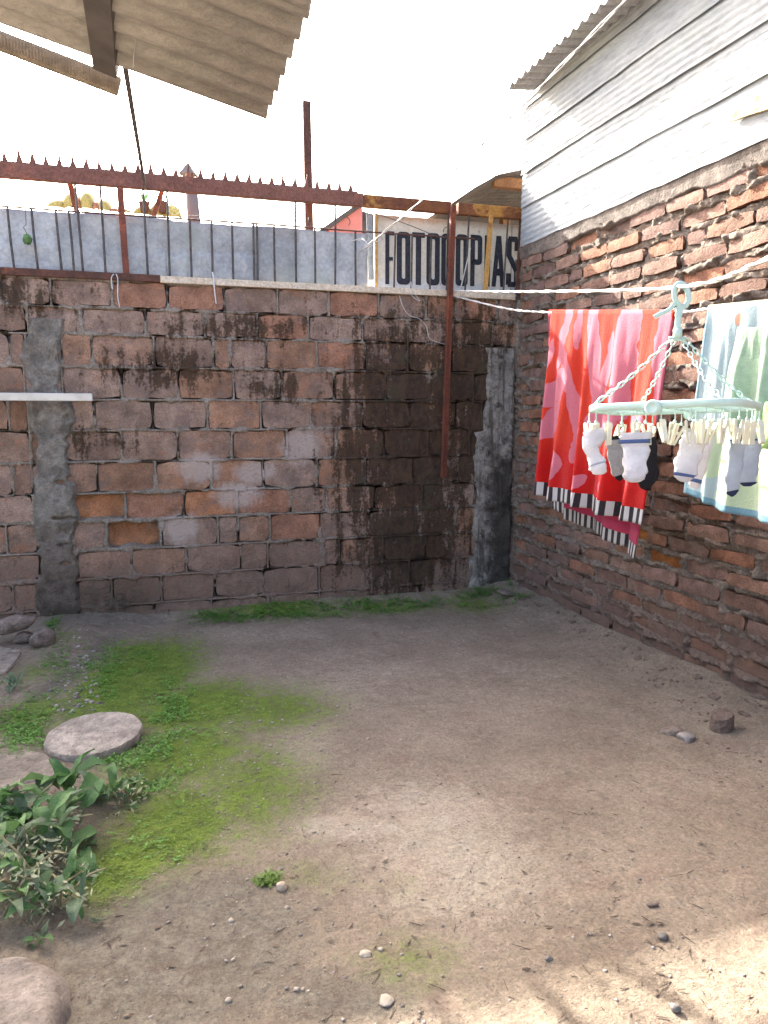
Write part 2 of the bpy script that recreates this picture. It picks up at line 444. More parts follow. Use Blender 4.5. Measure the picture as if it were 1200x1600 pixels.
M['navy'] = m_cloth('navy_knit', (.03, .04, .09), .05)
M['blue_knit'] = m_cloth('blue_band', (.10, .15, .33), .1)
M['pale_sock'] = m_cloth('pale_knit', (.44, .49, .56), .25)
M['yellow_tile'] = m_rust('lichen_tile', (.36, .27, .075), (.42, .33, .12), (.24, .11, .06), 7, .6)
M['clay_tile'] = m_rust('clay_tile', (.30, .12, .07), (.38, .17, .10), (.42, .32, .12), 7, .6)
M['pink'] = simple('pink_render', (.62, .21, .16), .9, 0, .15, 3)
M['dark_wood'] = simple('dark_boards', (.09, .07, .06), .8, 0, .3, 8)
M['leaf'] = m_leaf('broad_leaf', (.075, .180, .055), (.155, .270, .095))
M['leaf_grey'] = m_leaf('greyish_leaf', (.11, .175, .095), (.17, .23, .14))
M['leaf_dry'] = m_leaf('dry_leaf', (.44, .45, .32), (.34, .34, .20))
M['clover'] = m_leaf('small_leaf', (.075, .20, .025), (.11, .25, .035))
M['stalk'] = simple('dry_stalk', (.25, .22, .12), .8, 0, .25)
M['stem'] = simple('green_stem', (.14, .18, .07), .7, 0, .25)

def m_sign():
    n = N('sign_paint', .55, 0, .3)
    f = n.noise(6, 6, .7); g = n.noise(45, 5, .7)
    c = n.mix(n.mr(f, .3, .7), (.50, .47, .39), (.60, .57, .49))
    sp = n.sep()
    e = n.mr(n.math('ADD', sp[2], n.math('MULTIPLY', n.math('SUBTRACT', f, .5), .25)), 2.50, 2.42, 0, .5)
    c = n.mix(e, c, (.45, .55, .66))
    c = n.mix(n.mr(n.noise(11, 6, .75), .62, .70, 0, .8), c, (.22, .12, .07))
    ed = n.mr(n.math('ADD', sp[2], n.math('MULTIPLY', n.math('SUBTRACT', g, .5), .12)), 2.85, 2.92, 0, .7)
    c = n.mix(ed, c, (.20, .13, .09))
    return n.col(n.var(c, g, .88, 1.08))
M['sign'] = m_sign()

# ------------------------------------------------------------------ ground
def gheight(x, y):
    x = np.asarray(x, float); y = np.asarray(y, float)
    z = .016 * fbm(x * 1.1, y * 1.1, 0, 4, 3) + .006 * fbm(x * 6, y * 6, 0, 4, 11)
    z = z + .06 * np.exp(-((W - x) / .22)**2) * sstep(1.5, 3.0, y) * (1 + .5 * fbm(x * 3, y * 3, 0, 3, 5)) * (x < W + .4)
    z = z + .035 * np.exp(-((D - y) / .16)**2) * (1 + .6 * fbm(x * 4, y * 4, 0, 3, 8))
    z = z + .05 * np.exp(-(((x + .55) / .35)**2 + ((y - 5.3) / .35)**2))
    z = z - .05 * np.exp(-(((x + .03) / .055)**2 + ((y - 3.03) / .07)**2))          # small hole
    z = z + .03 * np.exp(-(((x + .75) / .35)**2 + ((y - 2.6) / .7)**2))
    far = sstep(9, 14, np.abs(x)) + sstep(12, 18, np.abs(y)); z = z * np.clip(1 - far, 0, 1)
    return z
def gz(x, y): return float(gheight(np.array([x]), np.array([y]))[0])
def G(u, v):
    p = at(u, v, 2, 0.0)
    for _ in range(3): p = at(u, v, 2, gz(p.x, p.y))
    return p
def axis(lo, hi, step, reach):
    a = np.arange(lo, hi + 1e-6, step); g = step; out_l = []; out_r = []; l = lo; r = hi
    while r < reach: g *= 1.25; l -= g; r += g; out_l.append(l); out_r.append(r)
    return np.concatenate([np.array(out_l)[::-1], a, np.array(out_r)])
gx = axis(-1.6, 3.0, .0145, 320); gy = axis(1.0, 5.75, .0145, 320)
GX, GY = np.meshgrid(gx, gy, indexing='ij')
near = (GX > -3) & (GX < 4) & (GY > -1) & (GY < 7)
GZ = gheight(GX, GY)
# clods and scuffs near the walls
rough = np.exp(-((W - .12 - GX) / .30)**2) * (GY > 2) + .9 * np.exp(-((D - .1 - GY) / .22)**2) + .8 * np.exp(-(((GX + .42) / .22)**2 + ((GY - 4.7) / .9)**2))
GZ = GZ + near * (.010 * np.clip(fbm(GX * 16, GY * 16, 0, 3, 21), 0, 1) * (.12 + np.clip(rough, 0, 1) * 1.6))
GZ = GZ + near * (.004 * fbm(GX * 26, GY * 26, 0, 3, 33))
gp = np.stack([GX, GY, GZ], -1)
gme = gridmesh('ground', gp)
def E(x, y, cx, cy, rx, ry, rot=0.0):
    c, s_ = math.cos(rot), math.sin(rot); dx = x - cx; dy = y - cy
    a = (dx * c + dy * s_) / rx; b = (-dx * s_ + dy * c) / ry
    return np.exp(-(a * a + b * b))
def EP(x, y, u, v, ru, rv):                  # an ellipse of ground, given where its middle and rim are seen
    c = at(u, v, 2, 0); a = at(u + ru, v, 2, 0); b = at(u, v - rv, 2, 0)
    return E(x, y, c.x, c.y, (a - c).length, (b - c).length, -YAW)
def moss_mask(x, y):
    m = 0
    for u, v, ru, rv, k in ((215, 1060, 95, 60, 1.3), (230, 1015, 80, 18, .9), (170, 1110, 60, 50, .9), (430, 1080, 120, 25, .5), (480, 1140, 70, 60, .4), (310, 1105, 130, 45, 1.1), (420, 1110, 130, 40, .85), (290, 1180, 120, 62, .95), (270, 1290, 105, 68, 1.15), (190, 1350, 75, 60, 1.1), (390, 1230, 130, 85, .78),
                            (60, 1050, 60, 22, .6), (50, 1120, 70, 40, .8), (95, 1005, 40, 12, .5), (470, 1350, 90, 26, .35), (640, 1500, 120, 55, .5), (500, 1370, 90, 30, .42), (620, 1380, 50, 25, .36), (430, 955, 150, 13, .8), (740, 945, 60, 16, .7), (600, 950, 130, 11, .7)):
        m = np.maximum(m, k * EP(x, y, u, v, ru, rv))
    return m
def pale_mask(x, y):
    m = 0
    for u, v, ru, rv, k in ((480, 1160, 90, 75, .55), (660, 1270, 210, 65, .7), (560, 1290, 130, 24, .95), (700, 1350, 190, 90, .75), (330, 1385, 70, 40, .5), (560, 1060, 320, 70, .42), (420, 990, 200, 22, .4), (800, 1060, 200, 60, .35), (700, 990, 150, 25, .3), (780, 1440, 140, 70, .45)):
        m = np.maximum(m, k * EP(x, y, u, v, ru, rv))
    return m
def damp_mask(x, y):
    m = 0
    for u, v, ru, rv, k in ((270, 1490, 230, 120, 1.2), (350, 1400, 110, 50, .9), (520, 1560, 180, 70, .7), (115, 1050, 32, 75, .9), (150, 975, 130, 22, .8), (60, 1400, 90, 130, .9), (430, 1540, 130, 60, .5), (1130, 1180, 120, 40, .35), (1010, 1030, 170, 40, .3)):
        m = np.maximum(m, k * EP(x, y, u, v, ru, rv))
    return m
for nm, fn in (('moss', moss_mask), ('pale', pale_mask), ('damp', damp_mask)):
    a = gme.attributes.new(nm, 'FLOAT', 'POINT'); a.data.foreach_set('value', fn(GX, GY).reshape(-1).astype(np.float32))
def m_ground():
    n = N('yard_earth', .95, 0, .12)
    f1 = n.noise(2.3, 6, .65); f2 = n.noise(13, 6, .7); f3 = n.noise(85, 5, .75); f4 = n.noise(230, 3, .7)
    c = n.mix(n.mr(f1, .3, .7), (.186, .150, .113), (.260, .214, .163))
    c = n.mix(n.mr(n.noise(5, 5, .7, None, .4), .5, .68, 0, .55), c, (.21, .15, .118))
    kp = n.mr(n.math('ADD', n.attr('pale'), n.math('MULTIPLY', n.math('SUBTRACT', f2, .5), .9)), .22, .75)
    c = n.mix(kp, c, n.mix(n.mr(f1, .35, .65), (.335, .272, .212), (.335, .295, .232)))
    kd = n.mr(n.math('ADD', n.attr('damp'), n.math('MULTIPLY', n.math('SUBTRACT', f2, .5), .7)), .25, .8, 0, .8)
    c = n.mix(kd, c, n.mix(n.mr(f2, .35, .65), (.112, .098, .076), (.170, .155, .126)))
    km = n.mr(n.math('ADD', n.attr('moss'), n.math('ADD', n.math('MULTIPLY', n.math('SUBTRACT', f2, .5), 1.15), n.math('MULTIPLY', n.math('SUBTRACT', f3, .5), .8))), .16, .92, 0, .95)
    g = n.mix(n.mr(f2, .32, .68), (.070, .118, .012), (.130, .195, .026))
    g = n.mix(n.mr(f3, .5, .7, 0, .5), g, (.16, .16, .06))
    c = n.mix(km, c, g)
    c = n.var(n.var(c, f3, .76, 1.22), n.noise(34, 6, .75), .84, 1.14)
    c = n.mix(n.mr(n.noise(8, 7, .8, None, .8), .57, .66, 0, .45), c, (.115, .085, .068))
    c = n.mix(n.mr(f4, .62, .72, 0, .55), c, (.40, .36, .32))
    c = n.mix(n.mr(n.noise(120, 2, .5), .64, .7, 0, .7), c, (.075, .055, .045))
    h = n.math('ADD', n.math('MULTIPLY', f3, .5), n.math('MULTIPLY', f4, .35)); h = n.math('ADD', h, n.math('MULTIPLY', f2, 1.2))
    n.bump(h, .010)
    return n.col(c)
M['ground'] = m_ground()
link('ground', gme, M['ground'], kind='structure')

# ------------------------------------------------------------------ block wall (back of the yard)
bw = thing('block_wall', (1.0, D, 0), 'stained back wall of terracotta blocks under the rusty railing', 'wall')
COURSE = [2.330, 2.152, 1.972, 1.757, 1.540, 1.330, 1.115, .900, .708, .500, .300, .100, -.10]
ROWS = [  # (height in the photo of the row's middle, joints as seen)
    (468, [-60, 0, 80, 175, 262, 350, 434, 514, 591, 666, 712, 776, 812]),
    (512, [-100, -40, 43, 127, 228, 320, 402, 482, 566, 638, 708, 770, 812]),
    (556, [-80, 15, 41, 97, 144, 240, 334, 360, 416, 495, 570, 637, 705, 768, 810]),
    (602, [-120, -50, 39, 97, 190, 279, 365, 440, 523, 602, 671, 740]),
    (650, [-80, 13, 45, 97, 148, 238, 324, 408, 486, 565, 640, 712, 752]),
    (692, [-130, -40, 47, 100, 190, 278, 362, 448, 526, 600, 668, 735]),
    (740, [-70, 20, 50, 103, 152, 243, 331, 411, 495, 572, 645, 715, 750]),
    (783, [-120, -35, 52, 109, 196, 287, 371, 453, 510, 585, 660, 742]),
    (828, [-90, 10, 58, 110, 166, 252, 341, 372, 422, 500, 576, 650, 712, 742]),
    (871, [-130, -40, 62, 121, 205, 291, 376, 418, 506, 530, 599, 664, 706, 735]),
    (913, [-100, 20, 65, 120, 175, 252, 336, 411, 499, 568, 640, 709, 735]),
    (950, [-110, -20, 60, 150, 240, 330, 420, 500, 580, 655, 730])]
PAL = [(.36, .225, .155), (.315, .225, .178), (.305, .212, .165), (.35, .21, .14), (.335, .242, .192), (.295, .207, .16), (.34, .222, .162), (.32, .232, .184)]
ORANGE = (.46, .225, .12)
SPECIAL = {}      # (row, index) -> (colour, recess)
def jx(u, v): return at(u, v, 1, D).x
blocks = []
for r, (v, J) in enumerate(ROWS):
    z1, z0 = COURSE[r], COURSE[r + 1]
    X = [jx(u, v) for u in J]
    X = [X[0] - .43 * k for k in (4, 3, 2, 1)] + X
    X[-1] = min(X[-1], W + .0)
    if X[-1] < W - .05: X.append(W)
    U = [None] * 4 + J + [None] * 3
    for i in range(len(X) - 1):
        if X[i + 1] - X[i] < .03: continue
        blocks.append([X[i], X[i + 1], z0, z1, r, U[i]])
def find(r, u0): return next(b for b in blocks if b[4] == r and b[5] == u0)
def jitterbox(name, nx, nz, seed, depth=.08, edge=.006, jit=.004, out=.05):
    """a rough-faced unit block: x 0..1, z 0..1, face at y=0, back at y=depth (real units in y)"""
    q = random.Random(seed); V = []; F = []
    xs = [0] + [(i + q.uniform(-.25, .25)) / (nx - 1) for i in range(1, nx - 1)] + [1]
    for i in range(nx):
        for k in range(nz):
            x = xs[i]; z = k / (nz - 1)
            eb = (i in (0, nx - 1)) or (k in (0, nz - 1))
            dx = q.uniform(-1, 1) * out * (.5 if i in (0, nx - 1) else .2); dz = q.uniform(-1, 1) * out * (1.3 if k in (0, nz - 1) else .6)
            if i in (0, nx - 1) and k in (0, nz - 1): dx += (.03 if i == 0 else -.03) * q.random(); dz += (.10 if k == 0 else -.10) * q.random()
            V.append((x + dx, q.uniform(-jit, jit) + (edge * q.uniform(0, 1) if eb else 0), z + dz))
    id_ = lambda i, k: i * nz + k
    for i in range(nx - 1):
        for k in range(nz - 1): F.append((id_(i, k), id_(i + 1, k), id_(i + 1, k + 1), id_(i, k + 1)))
    ring = [id_(i, 0) for i in range(nx)] + [id_(nx - 1, k) for k in range(1, nz)] + [id_(i, nz - 1) for i in range(nx - 2, -1, -1)] + [id_(0, k) for k in range(nz - 2, 0, -1)]
    b = len(V); n = len(ring)
    for i in ring: V.append(V[i])
    for i in ring: x, y, z = V[i]; V.append((x, depth, z))
    for i in range(n):
        j = (i + 1) % n; F.append((b + j, b + i, b + n + i, b + n + j))
    return mesh(name, V, F, True)
BLK = [jitterbox('terracotta_block', 7, 4, 100 + i, .10, .0035, .0045, .028) for i in range(16)]
for m_ in BLK: m_.materials.append(M['block'])
REC = {(7, 109): .035, (7, 196): .018, (8, 166): .050}
for b in blocks:
    if b[4] in (7, 8) and b[5] in (109, 166): pass
    x0, x1, z0, z1, r, u = b
    gap = rnd.uniform(.005, .012); gz_ = rnd.uniform(.006, .013)
    b += [x0 + gap, x1 - gap, z0 + gz_, z1 - gz_]
    c = list(rnd.choice(PAL)); k = rnd.uniform(.85, 1.15); c = [a * k for a in c]
    if (r, u) in ((7, 109), (7, 287), (8, 166)): c = ORANGE
    if (r, u) in ((0, 175), (0, 262), (0, 514), (0, 712), (7, 196), (7, 371), (2, 495), (1, 402), (8, 422)): c = (.36, .195, .13)
    rec = REC.get((r, u), 0)
    o = link('block', rnd.choice(BLK), None, bw, loc=(x0 + gap, D + rnd.uniform(-.004, .004) + rec, z0 + gz_), scale=(x1 - x0 - 2 * gap, 1, z1 - z0 - 2 * gz_), color=c)
    o.rotation_euler = (rnd.uniform(-.012, .012), rnd.uniform(-.006, .006), rnd.uniform(-.008, .008) + (.11 if rec > .03 else .0))
def height_field(A, B, rects, rag_amp, rag_sc, joint, seed, deep=-.105, soft=.010):
    sd = np.full(A.shape, -1.0)
    for (a0, a1, b0, b1) in rects:
        i0, i1 = np.searchsorted(A[:, 0], [a0 - .001, a1 + .001]); j0, j1 = np.searchsorted(B[0], [b0 - .001, b1 + .001])
        if i1 <= i0 or j1 <= j0: continue
        s_ = np.minimum(np.minimum(A[i0:i1, j0:j1] - a0, a1 - A[i0:i1, j0:j1]), np.minimum(B[i0:i1, j0:j1] - b0, b1 - B[i0:i1, j0:j1]))
        sd[i0:i1, j0:j1] = np.maximum(sd[i0:i1, j0:j1], s_)
    rag = rag_amp(A, B) * fbm(A * rag_sc, B * rag_sc, 0, 4, seed)
    k = sstep(0, soft, sd - rag)
    return joint(A, B) * (1 - k) + deep * k
ax = np.concatenate([np.arange(-3.0, -1.3, .05), np.arange(-1.3, W + .05, .0105)]); az = np.arange(-.2, 2.335, .0105)
A, B = np.meshgrid(ax, az, indexing='ij')
hm = height_field(A, B, [(b[6], b[7], b[8], b[9]) for b in blocks],
                  lambda a, b: .024 + .018 * sstep(.75, .2, b + .25 * fbm(a * 2, b * 2, 0, 2, 4)), 9,
                  lambda a, b: .005 + .007 * fbm(a * 14, b * 14, 0, 4, 71) + .006 * np.clip(fbm(a * 3, b * 9, 0, 3, 72), 0, 1), 70)
# deeper pockets round the sunken blocks
gm = gridmesh('mortar', np.stack([A, D - hm, B], -1), flip=True)
link('mortar', gm, M['mortar_block'], bw)
# body of the wall behind
MB().box((-.05, D + .18, 1.065), (5.9, .12, 2.53)).build('wall_core', M['mortar_block'], bw)
# mortar-filled column on the left, with ragged edges and pits
def column_strip(name, zs, left, right, proud, mat, seed, pits=()):
    nz = len(zs); nx = 26; P = np.zeros((nx, nz, 3))
    for j, z in enumerate(zs):
        l = left(z); r = right(z)
        for i in range(nx): P[i, j] = (l + (r - l) * i / (nx - 1), 0, z)
    X = P[:, :, 0]; Z = P[:, :, 2]; t = np.linspace(0, 1, nx)[:, None]
    e = sstep(0, .10, t) * sstep(1, .90, t)
    hh = proud * (e * 1.4 - .4) + e * (.016 * fbm(X * 11, Z * 11, 0, 5, seed) + .026 * np.abs(fbm(X * 6, Z * 4, 0, 4, seed + 3)))
    for (px, pz, rx, rz, d) in pits:
        hh -= d * np.exp(-(((X - px) / rx)**2 + ((Z - pz) / rz)**2)**2)
    P[:, :, 1] = D - hh
    return link(name, gridmesh(name, P, flip=True), mat, bw)
zs = np.arange(.02, 2.07, .011)
cl = lambda z: -.715 + .050 * float(fbm(np.array([z * 5.5]), np.array([1.2]), 0, 5, 41)[0]) * 2 - .02 * (z < .8)
cr = lambda z: -.475 + .055 * float(fbm(np.array([z * 5.5]), np.array([7.7]), 0, 5, 47)[0]) * 2
column_strip('concrete_column', zs, cl, cr, .022, M['column'], 51,
             [(-.56, .98, .03, .012, .05), (-.50, 1.0, .02, .02, .04), (-.60, .74, .025, .012, .05), (-.53, .735, .05, .01, .05), (-.52, 1.62, .03, .04, .04), (-.56, .42, .03, .010, .05), (-.5, 1.27, .02, .015, .03), (-.49, 1.42, .02, .02, .03), (-.58, .55, .01, .01, .04), (-.54, .56, .02, .008, .04), (-.68, 1.45, .012, .03, .02)])
cl2 = lambda z: (2.56 if z > 1.3 else 2.49) + .03 * float(fbm(np.array([z * 5]), np.array([3.3]), 0, 4, 61)[0]) * 2 + (.0 if z > .3 else -.03)
cr2 = lambda z: 2.835
column_strip('corner_column', np.arange(.03, 1.96, .011), cl2, cr2, .018, M['corner'], 63, [(2.70, 1.2, .004, .9, .012)])

# ------------------------------------------------------------------ brick wall (right of the yard)
rw = thing('brick_wall', (W, 4.0, 0), 'right wall of rough orange bricks with squeezed-out mortar behind the towels', 'wall')
PITCHZ = .1045; NROW = 26
bricks = []
for r in range(NROW):
    z0 = -.075 + r * PITCHZ
    y = 5.60 - (0.02 if r % 2 else .18) - rnd.uniform(0, .05)
    first = True
    ye = 5.60
    bricks.append((y, ye, z0, r))
    while y > -1.4:
        L = rnd.uniform(.325, .355) if rnd.random() > .08 else rnd.uniform(.16, .2)
        bricks.append((y - L, y, z0, r)); y -= L
BRK = [jitterbox('fired_brick', 5, 3, 300 + i, .09, .007, .004, .05) for i in range(16)]
for m_ in BRK: m_.materials.append(M['brick'])
BP = [(.28, .165, .12), (.255, .155, .12), (.30, .165, .11), (.235, .15, .125), (.28, .18, .14), (.22, .145, .12), (.31, .155, .10)]
rects = []; extra = []
for (y0, y1, z0, r) in bricks:
    if y1 - y0 < .05: continue
    gy_ = rnd.uniform(.008, .015); z_a = z0 + rnd.uniform(.015, .024); z_b = z0 + PITCHZ - rnd.uniform(.012, .020)
    a0, a1 = y0 + gy_, y1 - gy_
    rects.append((a0, a1, z_a, z_b))
    c = list(rnd.choice(BP)); k = rnd.uniform(.78, 1.15); c = [a * k for a in c]
    off = rnd.uniform(-.018, .010)
    if rnd.random() < .012: off = .035; c = [.40, .17, .06]
    if abs(y0 - 3.42) < .17 and r == 6: off = .03; c = [.38, .15, .05]
    rot = (rnd.uniform(-.015, .015), rnd.uniform(-.03, .03), -math.pi / 2 + rnd.uniform(-.02, .02))
    if y1 > 2.28:
        link('brick', rnd.choice(BRK), None, rw, loc=(W + off, a1, z_a), rot=rot, scale=(a1 - a0, 1, z_b - z_a), color=c)
    else: extra.append((off, a1, a1 - a0, z_a, z_b - z_a, rot))
mb = MB()
for off, a1, L, z_a, hz, rot in extra:
    m_ = rnd.choice(BRK); MT = Matrix.Translation((W + off, a1, z_a)) @ Euler(rot).to_matrix().to_4x4() @ Matrix.Diagonal((L, 1, hz, 1))
    mb.add([MT @ v.co for v in m_.vertices], [tuple(p.vertices) for p in m_.polygons])
mb.build('brick_courses', M['brick'], rw, smooth=True, kind='stuff', color=(.31, .15, .095))
ay = np.concatenate([np.arange(-1.6, 2.2, .03), np.arange(2.2, 5.70, .0092)]); az = np.arange(-.2, 2.66, .0092)
A, B = np.meshgrid(ay, az, indexing='ij')
lump = np.clip(fbm(A * 5, B * 5, 0, 2, 91) + .25, 0, 1)
def jb(a, b):
    low = sstep(.5, .15, b)
    l1 = fbm(a * 17, b * 24, 0, 3, 92)
    return -.009 + .022 * np.clip(l1 + .15, -.6, 1) - .028 * np.clip(fbm(a * 6, b * 11, 0, 3, 96) - .15, 0, 1) + .048 * lump * np.clip(l1 + .3, 0, 1) * (1 - .55 * low) + .012 * low
hm = height_field(A, B, rects, lambda a, b: .012 + .022 * lump + .018 * sstep(.55, .1, b) + .014 * sstep(2.45, 2.62, b), 15, jb, 93, deep=-.06, soft=.014)
link('mortar', gridmesh('mortar', np.stack([W - hm, A, B], -1)), M['mortar_brick'], rw)
MB().box((W + .15, 2.1, 1.22), (.16, 7.4, 2.85)).build('wall_core', M['mortar_brick'], rw)
# smooth mortar bed between the top course and the tin
zz_ = np.linspace(0, 1, 12); P = np.zeros((420, 12, 3)); yy_ = np.linspace(-1.5, 5.58, 420)
for j, t in enumerate(zz_):
    lowz = 2.610 + .028 * fbm(yy_ * 5, np.zeros(420), 0, 4, 17)
    z = 2.715 * t + lowz * (1 - t)
    P[:, j] = np.stack([W - .016 - .012 * t + .02 * (t == 0) - .004 * fbm(yy_ * 8, z * 8, 0, 3, 18), yy_, z], -1)
link('mortar_bed', gridmesh('mortar_bed', P), M['ledge'], rw)

# ------------------------------------------------------------------ tin-clad upper storey on the brick wall
sh = thing('tin_shed', (W + .3, 4.0, 2.72), 'pale tin-clad upper storey standing on top of the brick wall', 'shed')
def tin_strip(z0, z1, x, y0, y1, seed, tilt=.006, amp=.0040, pitch=.043, nm='siding_sheet', par=None, mat=None):
    nz = max(8, int((z1 - z0) / pitch * 8)); ny = 60
    yy, zz = np.meshgrid(np.linspace(y0, y1, ny), np.linspace(z0, z1, nz), indexing='ij')
    ragg = .006 * fbm(yy * 6, yy * 0 + seed, 0, 3, seed)
    zz2 = zz + ragg * ((zz - z0) < .01)
    t = (zz - z0) / (z1 - z0)
    xx = x - tilt * (1 - t) - amp * np.cos(2 * np.pi * (zz - z0) / pitch) - .006 * fbm(yy * 1.3, zz * 3, 0, 3, seed + 1)
    return link(nm, gridmesh(nm, np.stack([xx, yy, zz2], -1)), mat or M['zinc_wall'], par or sh)
for (z0, z1, seed) in ((2.715, 3.03, 5), (3.005, 3.27, 9), (3.247, 3.51, 14), (3.485, 3.74, 20), (3.715, 3.95, 25)):
    k = (z0 - 2.715)
    tin_strip(z0, z1, W - .022 - .003 * k, 2.75 + rnd.uniform(-.1, .1), 5.555, seed, .012, amp=.0016 + .0016 * k)
    tin_strip(z0, z1, W - .019 - .003 * k, -1.6, 2.86, seed + 50, .010, amp=.0016 + .0016 * k)
MB().box((W + .07, 2.0, 3.33), (.10, 7.08, 1.22)).build('frame_wall', M['dark_wood'], sh)
MB().box((W + 1.2, 5.50, 3.33), (2.2, .06, 1.22)).build('end_wall', M['zinc_eave'], sh)
# torn brown patch on the tin
pz = [at(u, v, 0, W - .05) for u, v in ((1143, 190), (1150, 176), (1162, 160), (1180, 150), (1205, 145), (1225, 150), (1222, 166), (1200, 171), (1170, 180))]
mb = MB(); n_ = len(pz)
mb.add([p + Vector((-.004 - .004 * (i % 2), 0, 0)) for i, p in enumerate(pz)] + [p + Vector((.012, 0, 0)) for p in pz], [tuple(range(n_))[::-1]] + [(i, (i + 1) % n_, (i + 1) % n_ + n_, i + n_) for i in range(n_)])
mb.build('torn_patch', m_rust('torn_card', (.50, .36, .17), (.58, .46, .28), (.30, .15, .05), 14, .55), sh)
# eave: corrugations run out from the wall
def corr_roof(name, parent, mat, y0, y1, x0, x1, zf, pitch, amp, thick=.003, nx=8):
    ny = int((y1 - y0) / pitch * 10) + 1
    yy = np.linspace(y0, y1, ny); xx = np.linspace(x0, x1, nx)
    X, Y = np.meshgrid(xx, yy, indexing='ij')
    Z = zf(X, Y) + amp * np.cos(2 * np.pi * (Y - y1) / pitch)
    top = np.stack([X, Y, Z + thick], -1); bot = np.stack([X, Y, Z], -1)
    n, m = X.shape; mb = MB(); V = np.concatenate([top.reshape(-1, 3), bot.reshape(-1, 3)]); F = []
    q = n * m; I = lambda i, j: i * m + j
    for i in range(n - 1):
        for j in range(m - 1):
            F.append((I(i, j), I(i + 1, j), I(i + 1, j + 1), I(i, j + 1))); F.append((q + I(i, j + 1), q + I(i + 1, j + 1), q + I(i + 1, j), q + I(i, j)))
    for j in range(m - 1):
        F.append((I(0, j), I(0, j + 1), q + I(0, j + 1), q + I(0, j))); F.append((I(n - 1, j + 1), I(n - 1, j), q + I(n - 1, j), q + I(n - 1, j + 1)))
    for i in range(n - 1):
        F.append((I(i + 1, 0), I(i, 0), q + I(i, 0), q + I(i + 1, 0))); F.append((I(i, m - 1), I(i + 1, m - 1), q + I(i + 1, m - 1), q + I(i, m - 1)))
    mb.add(V, F); return mb.build(name, mat, parent, smooth=True)
tip = at(790, 141, 2, 3.775)
for k, (ya, yb) in enumerate(((4.72, tip.y), (3.92, 4.80), (-1.6, 4.00))):
    corr_roof('roof_sheet', sh, M['zinc_eave'], ya, yb, tip.x + .012 * (k % 2), tip.x + 2.4, lambda X, Y, k=k: 3.775 + .10 * (X - tip.x) + .006 * k, .100, .013)

# ------------------------------------------------------------------ railing on the block wall
fe = thing('iron_railing', (1.0, D, 2.33), 'rusty spiked iron railing with tin sheets along the top of the block wall', 'fence')
YR = D + .015
def bx(u, v, y=YR): return at(u, v, 1, y)
xs1 = bx(567, 320).x; xs2 = bx(704, 325).x
bz = lambda x: 2.985
mb = MB(); mb.box(((-3 + xs1) / 2, YR, 2.985), (xs1 + 3, .05, .092), bev=.004).build('top_beam', M['rust_beam'], fe)
MB().box(((xs1 + xs2) / 2 + .001, YR, 2.983), (xs2 - xs1 - .004, .05, .086), bev=.004).build('top_beam', M['rust_ochre'], fe)
MB().box(((xs2 + W) / 2 + .03, YR, 2.983), (W - xs2 - .05, .05, .086), bev=.004).build('top_beam', M['rust_ochre'], fe)
xr = bx(250, 435).x
MB().box(((-3 + xr) / 2, D + .005, 2.356), (xr + 3, .06, .047), bev=.003).build('bottom_rail', M['rust_dark'], fe)
MB().box(((xr + 2.30) / 2 + .001, D + .003, 2.352), (2.30 - xr - .004, .06, .045), bev=.003).build('bottom_rail', M['cream'], fe)
MB().box(((2.30 + 2.81) / 2, D + .004, 2.350), (.508, .06, .047), bev=.003).build('bottom_rail', M['cream'], fe)
# spikes stand on a toothed strip
SP = MB()
SP.add([(-.020, 0, -.006), (.020, 0, -.006), (.006, 0, .045), (0, 0, .10), (-.008, 0, .045), (-.024, .012, -.006), (.024, .012, -.006), (.008, .012, .045), (0, .012, .10), (-.008, .012, .045)],
       [(0, 1, 2, 3, 4), (9, 8, 7, 6, 5), (1, 6, 7, 2), (2, 7, 8, 3), (3, 8, 9, 4), (4, 9, 5, 0)])
spm = SP.me('spike'); spm.materials.append(M['rust_beam'])
u_sp = [8, 30, 51, 72.5, 93, 114, 134.5, 155, 175, 195, 215, 235, 255, 274, 293.5, 312.5, 332, 351, 370, 388, 406, 424, 442.5, 460, 478, 495.5, 513.5, 530.5, 547.5]
xsp = [bx(u, 250).x for u in u_sp]
for k in range(1, 12): xsp.append(xsp[0] - .0905 * k)
MB().box(((-2 + max(xsp)) / 2 + .02, YR - .012, 3.036), (max(xsp) + 2.06, .004, .014)).build('spike_strip', M['rust_beam'], fe)
for x in xsp:
    o = link('spike', spm, None, fe, loc=(x, YR - .009, 3.040)); o.rotation_euler = (rnd.uniform(-.12, .10), rnd.uniform(-.09, .09), rnd.uniform(-.2, .2)); o.scale = (rnd.uniform(.85, 1.1), 1, rnd.uniform(.82, 1.06))
